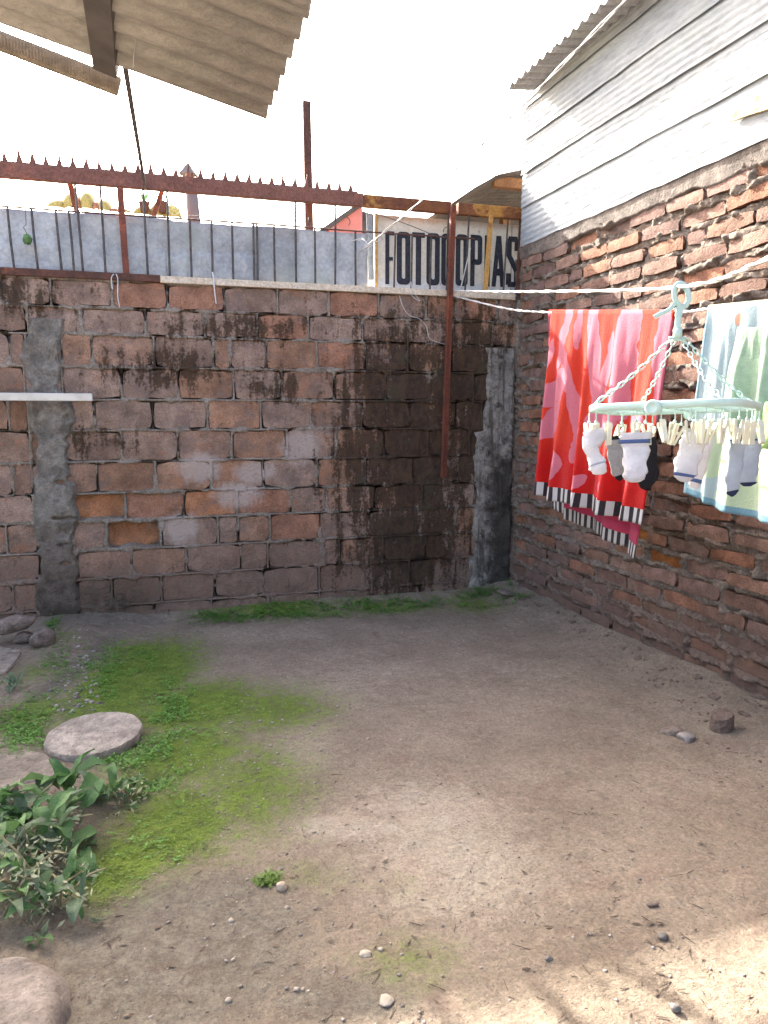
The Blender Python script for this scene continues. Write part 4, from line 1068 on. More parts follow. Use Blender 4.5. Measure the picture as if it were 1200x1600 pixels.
c_bl = at(835, 770, 0, XL - .06); c_br = at(1001, 820, 0, XL - .05)
FO = [(.06, .03, .05, .8), (.16, .03, -.035, .7), (.26, .04, .045, .8), (.38, .035, -.04, .7), (.47, .03, .05, .7), (.57, .03, -.035, .8), (.68, .05, .05, .9), (.80, .04, -.05, .8), (.90, .04, .04, .8)]
ftop = Vector((-.012, 0, .004))
P, UV = drape(tl_ + ftop, tr_ + ftop, c_br, c_bl, FO, seed=3)
# the far edge turns back towards the wall
turn = np.clip((.075 - np.linspace(0, 1, 90)) / .075, 0, 1)[:, None] * np.linspace(1, .25, 70)[None, :]
P[:, :, 0] += turn * .16; 
o = link('front_layer', gridmesh('front_layer', P, uv=UV), M['red'], rt); md = o.modifiers.new('thick', 'SOLIDIFY'); md.thickness = .006
d_bl = at(862, 795, 0, XL + .10); d_br = at(1003, 872, 0, XL + .06); e_tr = at(1060, 490, 0, XL + .02)
FO2 = [(.1, .04, -.03, .8), (.25, .04, .03, .8), (.45, .05, -.03, .8), (.65, .05, .03, .8), (.85, .04, -.03, .8)]
P2, UV2 = drape(tl_ + Vector((.014, 0, .002)), e_tr, d_br, d_bl, FO2, seed=8, hem=.06)
turn = np.clip((np.linspace(0, 1, 90) - .82) / .18, 0, 1)[:, None] * np.linspace(1, .4, 70)[None, :]
P2[:, :, 0] -= turn * .05
o = link('back_layer', gridmesh('back_layer', P2, uv=UV2), M['redback'], rt); md = o.modifiers.new('thick', 'SOLIDIFY'); md.thickness = .006
V = []; 
# fold over the line
nx = 90; Pf = np.zeros((nx, 7, 3))
for k in range(7):
    an = math.pi * k / 6; Pf[:, k] = P[:, -1] * (.5 + .5 * math.cos(an)) + P2[:, -1] * (.5 - .5 * math.cos(an)); Pf[:, k, 2] += .012 * math.sin(an)
uvf = np.zeros((nx, 7, 2)); uvf[:, :, 0] = np.linspace(0, 1, nx)[:, None]; uvf[:, :, 1] = 1.0
link('fold', gridmesh('fold', Pf, uv=uvf), M['red'], rt)

def m_blue():
    n = N('pale_blue_terry', .92, 0, .08); uv = n.UV(); sx = n.sep(uv)
    c = n.var((.44, .56, .60), n.noise(8, 4), .92, 1.06)
    rz = lambda a: (0, 0, R(a))
    k = n.many(uv, [((.13, .28, 0), (.16, .15, 1), rz(-12)), ((.40, .10, 0), (.2, .09, 1), rz(20)), ((.62, .35, 0), (.22, .22, 1), rz(0))], 1.03, .97)
    c = n.mix(k, c, (.50, .62, .44))
    k2 = n.many(uv, [((.10, .36, 0), (.02, .018, 1), rz(0)), ((.16, .31, 0), (.018, .02, 1), rz(0)), ((.17, .37, 0), (.02, .014, 1), rz(0)), ((.27, .93, 0), (.03, .03, 1), rz(0))], 1.03, .97)
    c = n.mix(k2, c, (.62, .36, .27))
    c = n.mix(n.math('LESS_THAN', sx[1], .035), c, (.17, .34, .44))
    c = n.mix(n.math('LESS_THAN', sx[0], .018), c, (.26, .42, .50))
    return cloth(n, c, .32)
M['blue'] = m_blue(); M['bluedark'] = m_cloth('blue_terry_edge', (.26, .40, .50), .3); M['greencloth'] = m_cloth('green_terry', (.38, .52, .38), .3); M['brightgreen'] = m_cloth('bright_green_terry', (.42, .60, .22), .3)
bt = thing('hooded_towel', bl_, 'pale blue towel with green pocket and blue hem hanging at the right edge', 'towel')
ex = at(1330, 462, 0, XL)
q_bl = at(1066, 770, 0, XL - .05); q_br = at(1330, 840, 0, XL - .03)
FO3 = [(.10, .05, -.018, .8), (.17, .025, .016, .3), (.24, .02, -.012, .2), (.32, .04, .02, .4), (.45, .06, -.018, .8), (.6, .07, .022, .8), (.8, .07, -.018, .8)]
P3, UV3 = drape(bl_ + Vector((-.012, 0, .003)), ex + Vector((-.012, 0, .003)), q_br, q_bl, FO3, seed=13, hem=0.0, sag=-.03)
o = link('front_layer', gridmesh('front_layer', P3, uv=UV3), M['blue'], bt); md = o.modifiers.new('thick', 'SOLIDIFY'); md.thickness = .006
P4, UV4 = drape(at(1108, 482, 0, XL + .02), ex + Vector((.014, 0, .002)), at(1330, 800, 0, XL + .09), at(1092, 742, 0, XL + .05), FO2, seed=15, hem=0.0)
o = link('back_layer', gridmesh('back_layer', P4, uv=UV4), M['bluedark'], bt); md = o.modifiers.new('thick', 'SOLIDIFY'); md.thickness = .006
Pf = np.zeros((90, 7, 3))
for k in range(7):
    an = math.pi * k / 6; Pf[:, k] = P3[:, -1] * (.5 + .5 * math.cos(an)) + P4[:, -1] * (.5 - .5 * math.cos(an)); Pf[:, k, 2] += .012 * math.sin(an)
link('fold', gridmesh('fold', Pf, uv=np.ones((90, 7, 2)) * .5), M['blue'], bt)
# green pocket panel sewn on in front
g = [at(1152, 512, 0, XL - .045), at(1300, 508, 0, XL - .045), at(1300, 720, 0, XL - .10), at(1126, 648, 0, XL - .10)]
P5, UV5 = drape(g[0], g[1], g[2], g[3], [(.12, .05, .03, .4), (.25, .06, -.03, .5), (.4, .05, .05, .5), (.6, .06, -.02, .5)], seed=19, hem=0, sag=-.03)
o = link('pocket', gridmesh('pocket', P5, uv=UV5), M['greencloth'], bt); md = o.modifiers.new('thick', 'SOLIDIFY'); md.thickness = .006
g = [at(1196, 628, 0, XL - .12), at(1260, 620, 0, XL - .12), at(1250, 690, 0, XL - .13), at(1178, 692, 0, XL - .13)]
P6, UV6 = drape(g[0], g[1], g[2], g[3], [(.3, .1, .02, .5)], nx=20, nz=20, seed=23, hem=0, sag=-.03)
o = link('trim', gridmesh('trim', P6, uv=UV6), M['brightgreen'], bt); md = o.modifiers.new('thick', 'SOLIDIFY'); md.thickness = .006

# ------------------------------------------------------------------ sock hanger
Nn = atd(1150, 627, 1.6 * K); 
latv = _R; fwd = Vector((math.sin(YAW), math.cos(YAW), 0))
LONG = (-.75 * latv + .66 * fwd).normalized(); SHORT = (.66 * latv + .75 * fwd).normalized()
ll = .345 * K; ls = .215 * K
Lc = Nn + LONG * ll; Lc.z = atd(918, 638, 1.82 * K).z; Cc = Nn + SHORT * ls; Cc.z = atd(1193, 636, 1.757 * K).z
LV = (Lc - Nn) / ll; SV = (Cc - Nn) / ls
def HP(a, b): return Nn + LV * a * ll + SV * b * ls        # a along the long side, b across, 0..1
hb = atd(1060, 525, 1.79 * K)
hg = thing('sock_hanger', HP(.5, .5), 'mint green plastic sock hanger with pegs hooked on the upper line', 'clothes hanger')
# frame: rounded rectangle rail
rc = .055 * K; pts = []
for ca, cb, s_ in ((0, 0, 180), (1, 0, 270), (1, 1, 0), (0, 1, 90)):
    base = HP(ca, cb) + LV * rc * (1 if ca == 0 else -1) + SV * rc * (1 if cb == 0 else -1)
    for k in range(7): an = R(s_ + 15 * k); pts.append(base + LV * math.cos(an) * rc + SV * math.sin(an) * rc)
pts.append(pts[0]); UPV = LV.cross(SV).normalized(); UPV = UPV if UPV.z > 0 else -UPV
mb = MB(); hh_, ww_ = .0085 * K, .0055 * K; V = []; F = []; m_ = len(pts)
for i, p in enumerate(pts[:-1]):
    nx_ = pts[(i + 1) % (m_ - 1)] - pts[(i - 1) % (m_ - 1)]; side = nx_.cross(UPV).normalized()
    for a_, b_ in ((-1, -.8), (-.6, -1), (.6, -1), (1, -.8), (1, .6), (.5, 1), (-.5, 1), (-1, .6)): V.append(p + side * ww_ * a_ + UPV * hh_ * b_)
q = m_ - 1
for i in range(q):
    j = (i + 1) % q
    for k in range(8): F.append((i * 8 + k, i * 8 + (k + 1) % 8, j * 8 + (k + 1) % 8, j * 8 + k))
mb.add(V, F).build('frame', M['mint'], hg, smooth=True)
for b_ in (.2, .4, .6, .8): MB().bar(HP(.01, b_), HP(.99, b_), .004 * K, .008 * K).build('rib', M['mint'], hg)
for a_ in (.25, .5, .75): MB().bar(HP(a_, .01), HP(a_, .99), .005 * K, .009 * K).build('rib', M['mint'], hg)
def disc(c, axis_, r, th):
    M3 = axis_.to_track_quat('Z', 'Y').to_matrix()
    return MB().lathe([(r * .75, -th), (r, -th * .6), (r, th * .6), (r * .75, th), (r * .6, th * .8), (0.0001, th * .8)], c, 20, M3)
disc(HP(.50, 0) - SV * .006 * K + UPV * -.006 * K, -SV, .0175 * K, .011 * K).build('hinge', M['mint'], hg, smooth=True)
disc(HP(.50, 1) + SV * .002 + UPV * -.010 * K, -SV, .014 * K, .008 * K).build('hinge', M['mint'], hg, smooth=True)
# hook: stem, ring and arm, flat plastic about 9 mm thick
YV = -(fwd * .97 + latv * .05).normalized()
def hk(u, v): return atd(u, v, 1.79 * K)
def flat_strip(path, wd, th):
    mb = MB(); V = []; F = []; m = len(path)
    vd = (hk(1060, 480) - CP).normalized()
    for i, p in enumerate(path):
        t = (path[min(i + 1, m - 1)] - path[max(i - 1, 0)]).normalized(); sd = t.cross(vd).normalized(); w_ = wd[i] if hasattr(wd, '__len__') else wd
        for a_, b_ in ((-1, -.6), (-.7, -1), (.7, -1), (1, -.6), (1, .6), (.7, 1), (-.7, 1), (-1, .6)): V.append(p + sd * w_ * a_ / 2 + vd * th * b_ / 2)
    for i in range(m - 1):
        for k in range(8): F.append((i * 8 + k, i * 8 + (k + 1) % 8, (i + 1) * 8 + (k + 1) % 8, (i + 1) * 8 + k))
    F.append(tuple(range(8))[::-1]); F.append(tuple((m - 1) * 8 + k for k in range(8)))
    return mb.add(V, F)
px = 1.79 * K / FPX
ringp = [hk(1065 + 11 * math.cos(R(a)) - .12 * (462 - (460 - 18 * math.sin(R(a)))), 461 - 18 * math.sin(R(a))) for a in range(-100, 262, 12)]
hring = flat_strip(ringp, 8.5 * px, .011 * K).build('hook_ring', M['mint'], hg, smooth=True)
flat_strip(smooth_path([hk(1053, 474), hk(1049, 481), hk(1040, 487), hk(1031, 491), hk(1022, 496)]), 7 * px, .011 * K).build('hook_arm', M['mint'], hg, smooth=True); harm = COL.objects[-1]
flat_strip(smooth_path([hk(1064, 478), hk(1061, 488), hk(1059.5, 500), hk(1059, 516)]), [13 * px] * 4 + [11 * px] * 6 + [9 * px] * 9, .012 * K).build('hook_stem', M['mint'], hg, smooth=True); hstem = COL.objects[-1]; sub(hring, hstem); sub(harm, hstem)
MB().tube([hk(1059, 514), hk(1058.7, 528)], [7 * px, 6.5 * px], 12).build('swivel', M['mint'], hg, smooth=True)
MB().tube([hk(1045, 528), hk(1059, 530), hk(1072, 528)], 2.6 * px, 8).build('chain_bar', M['mint'], hg, smooth=True)
# chains
def chain(a, b):
    n = 15; mb = MB(); ax_ = (b - a).normalized(); s1 = ax_.orthogonal().normalized(); s2 = ax_.cross(s1); Ln = (b - a).length / n
    for k in range(n):
        c = a.lerp(b, (k + .5) / n) + Vector((0, 0, -.012 * math.sin(math.pi * (k + .5) / n))); sd = s1 if k % 2 else s2
        mb.tube([c + ax_ * math.cos(R(an)) * Ln * .68 + sd * math.sin(R(an)) * Ln * .30 for an in range(0, 361, 45)], Ln * .12, 4, False)
    mb.build('chain', M['mint'], hg, smooth=True)
chain(hk(1048, 530), HP(.95, .08) + UPV * .012); chain(hk(1054, 531), HP(.86, .95) + UPV * .012)
chain(hk(1066, 530), HP(.10, .06) + UPV * .012); chain(hk(1071, 529), HP(.08, .95) + UPV * .012)
# pegs
def rail_point(u, rail):
    best = None
    for i in range(201):
        t = i / 200; p = HP(t, 0) if rail == 'f' else HP(t, .4) if rail == 'm' else HP(t, 1) if rail == 'b' else HP(0, t)
        d_ = p - CP; uu = 600 + FPX * d_.dot(_R) / d_.dot(_F)
        if best is None or abs(uu - u) < best[0]: best = (abs(uu - u), p)
    return best[1]
pm = MB(); ph_ = .052 * K
for s_ in (-1, 1):
    Rm = Matrix.Rotation(R(6 * s_), 3, 'Y')
    pm.box((s_ * .0055 * K, 0, -ph_ * .5), (.0055 * K, .011 * K, ph_), Rm, .0012)
    pm.box((s_ * .0075 * K, 0, -ph_ * .18), (.006 * K, .012 * K, ph_ * .24), Rm, .0012)
pm.box((0, 0, -ph_ * .42), (.016 * K, .006 * K, .008 * K))
pegm = pm.me('peg'); pegm.materials.append(M['peg'])
lk = MB(); lk.tube([(0, 0, 0), (0, 0, .026 * K)], .0016 * K, 5); lk.lathe([(.003 * K, -.002), (.004 * K, .004), (.002 * K, .008)], (0, 0, 0), 8)
lkm = lk.me('peg_cord'); lkm.materials.append(M['mint'])
PEGS = [(921, 'f', 5), (931, 'f', -8), (951, 'f', 4), (962, 'b', 25), (972, 'm', 3), (995, 'f', 2), (1009, 'm', -10), (1020, 'b', 12), (1033, 'f', 28), (1055, 'm', -12), (1065, 'b', 20), (1079, 'f', 0), (1087, 'm', 14), (1095, 'b', -4), (1104, 'f', 5), (1117, 'm', 24), (1131, 'f', 6), (1141, 'm', 30), (1156, 'r', 4), (1168, 'r', -4), (1176, 'r', 3), (1187, 'r', 26)]
pegpos = {}
for u, rl, tilt in PEGS:
    rp = rail_point(u, rl); p = rp - UPV * (.028 * K + .008 * K)
    rz_ = -YAW + rnd.uniform(-.6, .6) + (math.pi / 2 if rnd.random() < .3 else 0)
    rot = (0, R(tilt), rz_)
    o = link('peg', pegm, None, hg, loc=p, rot=rot)
    q_ = link('peg_cord', lkm, None, hg, loc=p, rot=(0, 0, rz_)); pegpos[u] = p
    q_.parent = o; q_.matrix_parent_inverse = Matrix.LocRotScale(o.location, o.rotation_euler, None).inverted()      # the cord belongs to its peg

# socks: loft along a seen path at one distance
def sock(name, u_depth, path, mat, label, parts=(), group='socks pegged on the hanger', flat=.30):
    """path: (u, v, half width px, swell) ; parts: (name, mat, from, to, fatten) as shares of the path"""
    dpt = u_depth * K; P = []
    cs = [(atd(u, v, dpt + dd * K), w_ * dpt / FPX) for u, v, w_, dd in path]
    pts = smooth_path([c for c, _ in cs], 5); wid = []
    for i in range(len(cs) - 1):
        for j in range(5): wid.append(cs[i][1] + (cs[i + 1][1] - cs[i][1]) * j / 5)
    wid.append(cs[-1][1]); m = len(pts); n = 14
    def loft(i0, i1, fat, close_end):
        V = []; F = []; vd = (pts[0] - CP).normalized(); fr = []
        for i in range(i0, i1 + 1):
            t = (pts[min(i + 1, m - 1)] - pts[max(i - 1, 0)]).normalized(); sd = t.cross(vd).normalized(); dp = sd.cross(t).normalized()
            dth = min(wid[i] * flat, .020 * K) * (.35 + .65 * min(1, i / (m * .35)))
            for k in range(n):
                an = 2 * math.pi * k / n; wr = 1 + .09 * math.sin(3 * an + i * .7) + .06 * math.sin(5 * an - i * .9) + .03 * math.sin(i * 1.9)
                V.append(pts[i] + (sd * math.cos(an) * wid[i] + dp * math.sin(an) * dth) * wr * fat)
        q = i1 - i0 + 1
        for i in range(q - 1):
            for k in range(n): F.append((i * n + k, i * n + (k + 1) % n, (i + 1) * n + (k + 1) % n, (i + 1) * n + k))
        if close_end: F.append(tuple((q - 1) * n + k for k in range(n)))
        F.append(tuple(range(n))[::-1])
        return mesh(name, V, F, True)
    t = thing(name, pts[0], label, 'sock', group)
    link('knit_body', loft(0, m - 1, 1.0, True), M[mat], t)
    for nm, pm_, a_, b_, fat in parts:
        link(nm, loft(int(a_ * (m - 1)), max(int(a_ * (m - 1)) + 1, int(round(b_ * (m - 1)))), fat, True), M[pm_], t)
sock('sock', 1.80, [(926, 672, 15, 0), (928, 684, 17, 0), (922, 698, 12, 0), (928, 710, 10, 0), (932, 722, 13, -.005), (935, 733, 13, -.01), (935, 740, 9, -.01), (935, 742, 3, -.01)], 'white_sock', 'white ankle sock with bulging heel, leftmost on the hanger', [('toe_seam', 'pale_sock', .60, .64, 1.03)])
sock('sock', 1.84, [(961, 681, 14, 0), (962, 700, 13, 0), (964, 722, 12, 0), (967, 736, 11, 0), (970, 745, 8, 0), (973, 748, 3, 0)], 'grey_sock', 'grey sock with black toe hanging between two white socks', [('toe', 'black_sock', .74, 1, 1.05), ('cuff', 'black_sock', 0, .06, 1.05)])
sock('sock', 1.88, [(1010, 684, 13, 0), (1012, 705, 14, 0), (1013, 730, 15, 0), (1008, 748, 17, 0), (1002, 755, 13, 0), (998, 757, 4, 0)], 'black_sock', 'plain black sock half hidden behind the white sock with blue band')
sock('sock', 1.74, [(993, 676, 25, 0), (993, 684, 24, 0), (993, 700, 20, 0), (993, 720, 18, -.01), (992, 736, 17, -.018), (991, 746, 16, -.02), (991, 752, 10, -.02), (991, 754, 3, -.02)], 'white_sock', 'wide white sock with thin blue band under its cuff', [('blue_band', 'blue_knit', .19, .24, 1.03), ('toe', 'white_sock', .72, .98, 1.05)])
sock('sock', 1.74, [(1088, 674, 20, 0), (1085, 688, 19, 0), (1079, 704, 18, 0), (1074, 722, 18, -.01), (1070, 738, 17, -.015), (1068, 748, 12, -.015), (1067, 753, 4, -.015)], 'white_sock', 'white sock with blue lettered sole band below the middle hinge', [('blue_band', 'blue_knit', .70, .76, 1.03)])
sock('sock', 1.80, [(1098, 676, 16, 0), (1098, 700, 13, 0), (1092, 725, 12, 0), (1088, 745, 11, 0), (1084, 758, 8, 0), (1082, 762, 3, 0)], 'white_sock', 'second white sock hanging close behind the lettered one', [('blue_band', 'blue_knit', .66, .72, 1.04)])
sock('sock', 1.70, [(1155, 672, 11, 0), (1153, 695, 11, 0), (1149, 720, 11, 0), (1146, 745, 11, 0), (1144, 762, 10, 0), (1146, 771, 7, 0), (1148, 774, 3, 0)], 'pale_sock', 'pale sock with dark navy heel and toe, longest on the hanger', [('toe', 'navy', .74, 1, 1.06), ('cuff', 'navy', 0, .12, 1.05)])
sock('sock', 1.73, [(1174, 686, 15, 0), (1173, 705, 14, 0), (1170, 728, 13, 0), (1168, 746, 13, 0), (1168, 755, 11, 0), (1168, 760, 4, 0)], 'pale_sock', 'pale blue-grey sock with navy toe, rightmost on the hanger', [('toe', 'navy', .78, 1, 1.05), ('cuff', 'navy', 0, .05, 1.05)])

# ------------------------------------------------------------------ things lying on the ground
def rock(name, p, size, seed, mat, label, cat='stone', rot=(0, 0, 0), flatb=.35, group=None, sub_=3, rough_=.18):
    import bmesh
    bm = bmesh.new(); bmesh.ops.create_icosphere(bm, subdivisions=sub_, radius=1.0)
    co = np.array([v.co for v in bm.verts]); q = random.Random(seed)
    pl_ = [(Vector((q.gauss(0, 1), q.gauss(0, 1), q.gauss(0, 1))).normalized(), q.uniform(.62, .9)) for _ in range(9)]
    for v in bm.verts:
        for nrm, d in pl_:
            e = v.co.dot(nrm) - d
            if e > 0: v.co -= nrm * e * .92
    co = np.array([v.co for v in bm.verts]); dn = fbm(co[:, 0] * 2 + seed, co[:, 1] * 2, co[:, 2] * 2, 4, seed) * rough_
    RM = Euler(rot).to_matrix()
    for v, k in zip(bm.verts, dn): v.co = RM @ Vector(((v.co.x * (1 + k)) * size[0], (v.co.y * (1 + k)) * size[1], (v.co.z * (1 + k)) * size[2]))
    me = bpy.data.meshes.new(name); bm.to_mesh(me); bm.free(); me.polygons.foreach_set('use_smooth', [True] * len(me.polygons))
    o = link(name, me, M[mat] if isinstance(mat, str) else mat); o.location = p; return tag(o, label, cat, group)
def on_g(u, v, up=0.0): p = G(u, v); return p + Vector((0, 0, up))
p = on_g(68, 1010); 
rock('field_stone', on_g(52, 1006, .062) + Vector((-.12, .06, .06)), (.17, .075, .058), 5, 'stone', 'long flat brown stone lying on top of two others by the wall', rot=(0, R(-14), -.15))
rock('field_stone', on_g(66, 1008, .045), (.085, .07, .065), 9, 'stone', 'rounded brown stone at the right end of the little pile', rot=(0, .2, .4))
rock('field_stone', on_g(38, 1003, .025), (.075, .06, .04), 13, 'stone', 'small stone wedged under the long flat stone')
def slab(name, us, th, label, mat='slab', cat='slab', up=.0):
    """slab given by the seen outline of its top, on the ground"""
    pts = [at(u, v, 2, th + up) for u, v in us]; c = sum(pts, Vector()) / len(pts); mb = MB(); n = len(pts); q = random.Random(len(label))
    ins = [c + (p - c) * .965 + Vector((0, 0, q.uniform(-.002, .004))) for p in pts]
    V = ins + [p + Vector((0, 0, -.008)) for p in pts] + [Vector((p.x + q.uniform(-.01, .01), p.y + q.uniform(-.01, .01), -.05)) for p in pts] + [c + Vector((0, 0, .004))]
    F = [(i, (i + 1) % n, 3 * n) for i in range(n)] + [(n + i, n + (i + 1) % n, (i + 1) % n, i) for i in range(n)] + [(2 * n + i, 2 * n + (i + 1) % n, n + (i + 1) % n, n + i) for i in range(n)]
    a = sum(((pts[i].x * pts[(i + 1) % n].y - pts[(i + 1) % n].x * pts[i].y) for i in range(n)))
    if a < 0: F = [f[::-1] for f in F]
    mb.add(V, F); o = mb.build(name, M[mat]); return tag(o, label, cat)
slab('concrete_slab', [(-60, 1170), (0, 1178), (40, 1170), (72, 1178), (96, 1196), (92, 1212), (40, 1222), (-10, 1228), (-70, 1225)], .025, 'buff concrete slab with mossy edge beside the round lid')
slab('concrete_slab', [(-60, 1226), (0, 1220), (28, 1222), (14, 1240), (0, 1252), (-60, 1262)], .05, 'grey slab corner at the left edge below the mossy slab')
slab('concrete_slab', [(-80, 1005), (0, 1005), (38, 1012), (28, 1030), (8, 1050), (-80, 1062)], .02, 'flat pale slab at the left edge in front of the stone pile')
# boulder-like block of concrete in the near corner
def lump():
    n1, n2 = 60, 60
    a = at(-40, 1480, 2, .07); P = np.zeros((n1, n2, 3)); x0, x1 = -1.25, at(108, 1520, 2, .06).x + .02; y0, y1 = 1.15, at(40, 1472, 2, .08).y + .05
    X, Y = np.meshgrid(np.linspace(x0, x1, n1), np.linspace(y0, y1, n2), indexing='ij')
    sx = (X - x0) / (x1 - x0); sy = (Y - y0) / (y1 - y0)
    edge = np.maximum(sx, 0)**14 + np.maximum(sy, 0)**16 + .8 * np.maximum(sx * sy, 0)**5 + .10 * fbm(X * 7, Y * 7, 0, 4, 77) * (np.maximum(sx, sy) > .7)
    Z = .070 * (1 - sstep(.45, 1.15, edge)) + .022 * fbm(X * 5, Y * 5, 0, 5, 78) + .006 * fbm(X * 22, Y * 22, 0, 4, 81) - .045 * sstep(.9, 1.3, edge)
    P = np.stack([X + .02 * fbm(X * 9, Y * 9, 0, 3, 79), Y + .02 * fbm(X * 9, Y * 9, 4, 3, 80), Z], -1)
    o = link('concrete_block', gridmesh('concrete_block', P), M['lump']); tag(o, 'big rough lump of concrete in the near left corner of the yard', 'concrete block')
lump()
# round lid
cl_ = G(148, 1160); lr = .203
mb = MB(); Mx = Euler((R(3.5), R(-2.5), 0)).to_matrix()
mb.lathe([(lr * .985, -.002), (lr, .006), (lr * 1.0, .028), (lr * .985, .036), (lr * .6, .037), (.0001, .0375)], cl_ + Vector((0, 0, .012)), 56, Mx)
mb.V = [(x + .003 * math.sin(y * 60), y, z + .0012 * math.sin(x * 90 + y * 70)) for x, y, z in mb.V]
o = mb.build('round_lid', M['lid'], smooth=False); tag(o, 'round pale concrete lid lying on the mossy ground', 'lid')
rock('stone_slab', on_g(792, 932, .03), (.105, .065, .022), 31, 'stone', 'flat brown stone leaning in the corner where the two walls meet', rot=(R(10), R(12), .5), rough_=.08)
p = on_g(1127, 1139); mb = MB(); q = random.Random(4); V = []; n_ = 11
for j, (z, k) in enumerate(((-.02, 1.06), (.02, 1.03), (.055, 1.0), (.072, .94))):
    for i in range(n_):
        a = 2 * math.pi * i / n_; rr = k * (1 + q.uniform(-.07, .07)); V.append((p.x + .054 * rr * math.cos(a), p.y + .044 * rr * math.sin(a), p.z + z + (.016 * math.cos(a - .6) if j > 1 else 0)))
V.append((p.x, p.y, p.z + .074))
F = [(j * n_ + i, j * n_ + (i + 1) % n_, (j + 1) * n_ + (i + 1) % n_, (j + 1) * n_ + i) for j in range(3) for i in range(n_)] + [(3 * n_ + i, 3 * n_ + (i + 1) % n_, 4 * n_) for i in range(n_)]
o = mb.add(V, F).build('brick_stub', M['mortar_brick']); tag(o, 'round-sided stub of brick standing on the earth near the right wall', 'brick stub')
rock('flat_stone', on_g(1050, 1145, .004), (.060, .050, .022), 41, 'stone', 'broad flat grey stone lying left of its darker mate', rot=(0, 0, .3), rough_=.06)
rock('flat_stone', on_g(1072, 1155, .008), (.046, .040, .024), 43, 'pebble', 'darker flat stone touching the broad flat grey one', rot=(0, 0, .1), rough_=.06)
M['buff'] = simple('buff_chip', (.42, .34, .25), .9, 0, .2, 30, .003); M['dark_pebble'] = simple('dark_pebble', (.125, .115, .105), .9, 0, .3, 30, .002); M['pale_chip'] = simple('pale_chip', (.30, .265, .215), .9, 0, .25, 30, .003)
rock('brick_chip', on_g(440, 1389, .008), (.022, .016, .014), 47, 'buff', 'buff chip of brick beside a small tuft of moss', rot=(0, .3, .2))
rock('tile_shard', on_g(604, 1565, .004), (.022, .020, .006), 53, 'pale_chip', 'angular cream tile shard near the bottom edge', 'shard', rot=(.05, 0, .4))
rock('tile_shard', on_g(571, 1492, .003), (.018, .016, .005), 59, 'pale_chip', 'rounded pale shard pressed into the earth above the angular one', 'shard')
rock('pebble', on_g(1035, 1466, .006), (.018, .013, .010), 61, 'dark_pebble', 'single dark oval pebble just outside the sunlit patch', 'pebble')
rock('pebble', on_g(1055, 1578, .006), (.012, .014, .012), 67, 'dark_pebble', 'dark pebble lying in the sunlit patch', 'pebble')
rock('clod', on_g(1020, 1414, .004), (.022, .012, .007), 71, 'stone', 'thin sliver of stone lying above the dark oval pebble', 'stone chip')
rock('pebble', on_g(858, 1500, .004), (.012, .011, .008), 73, 'dark_pebble', 'blue-grey pebble left of the sunlit patch', 'pebble')
# lips and gravel along the foot of the right wall: a crack of broken bed
mb = MB()
for k in range(13):
    y = 5.35 - k * .21; x = W - .10 - rnd.uniform(0, .10); zc_ = gz(x, y)
    mb.box((x, y, zc_ + .004), (rnd.uniform(.02, .05), rnd.uniform(.03, .07), rnd.uniform(.010, .02)), Euler((rnd.uniform(-.3, .3), rnd.uniform(-.4, .2), rnd.uniform(-.5, .5))).to_matrix(), .006)
o = mb.build('broken_mortar', M['mortar_brick']); tag(o, 'crumbled mortar bits along the foot of the brick wall', 'rubble', kind='stuff')

# pebbles and grit
def scatter_stones(name, n, sampler, rmin, rmax, mat, label, seed):
    q = np.random.RandomState(seed); base = np.array([(1, 0, 0), (-1, 0, 0), (0, 1, 0), (0, -1, 0), (0, 0, 1), (0, 0, -1), (.6, .6, .55), (-.6, .6, .55), (.6, -.6, .55), (-.6, -.6, .55)], float)
    tri = [(4, 6, 7), (4, 7, 9), (4, 9, 8), (4, 8, 6), (0, 2, 6), (2, 7, 6), (2, 1, 7), (1, 9, 7), (1, 3, 9), (3, 8, 9), (3, 0, 8), (0, 6, 8), (5, 2, 0), (5, 1, 2), (5, 3, 1), (5, 0, 3)]
    V = []; F = []
    for i in range(n):
        x, y = sampler(q)
        if x > W - .02 or y > D - .02: continue
        r = rmin + (rmax - rmin) * q.rand()**3; sc_ = np.array([1, q.uniform(.6, 1), q.uniform(.35, .7)]) * r; an = q.rand() * 6.28; c, s_ = math.cos(an), math.sin(an)
        b = base * (1 + q.uniform(-.22, .22, (10, 1))) * sc_
        b = np.stack([b[:, 0] * c - b[:, 1] * s_ + x, b[:, 0] * s_ + b[:, 1] * c + y, b[:, 2]], -1); k = len(V)
        V += [[*p] for p in b]; F += [(a + k, b_ + k, c_ + k) for a, b_, c_ in tri]
    V = np.array(V); V[:, 2] += np.repeat(gheight(V[:, 0].reshape(-1, 10).mean(1), V[:, 1].reshape(-1, 10).mean(1)), 10) + .001
    o = link(name, mesh(name, V, F, True), M[mat]); return tag(o, label, kind='stuff', cat='gravel')
def s_all(q): 
    v = 960 + 640 * q.rand()**.8; u = -50 + 1300 * q.rand(); p = at(u, v, 2, 0); return p.x, p.y
def s_right(q):
    y = 2.2 + 3.2 * q.rand(); return W - .04 - abs(q.normal(0, .22)), y
def s_left(q):
    a = at(118 + q.normal(0, 22), 985 + 130 * q.rand(), 2, 0); return a.x, a.y
def s_mid(q):
    a = at(430 + q.normal(0, 90), 1150 + q.normal(0, 60), 2, 0); return a.x, a.y
def s_bot(q):
    a = at(470 + q.normal(0, 60), 1460 + q.normal(0, 70), 2, 0); return a.x, a.y
scatter_stones('gravel', 1100, s_all, .0012, .0075, 'pebble', 'scattered grit and pebbles over the bare earth', 1)
scatter_stones('gravel', 1100, s_right, .002, .011, 'mortar_brick', 'loose rubble and grit along the foot of the brick wall', 2)
scatter_stones('gravel', 300, s_left, .003, .020, 'pebble', 'gravel in the muddy runnel behind the round lid', 3)
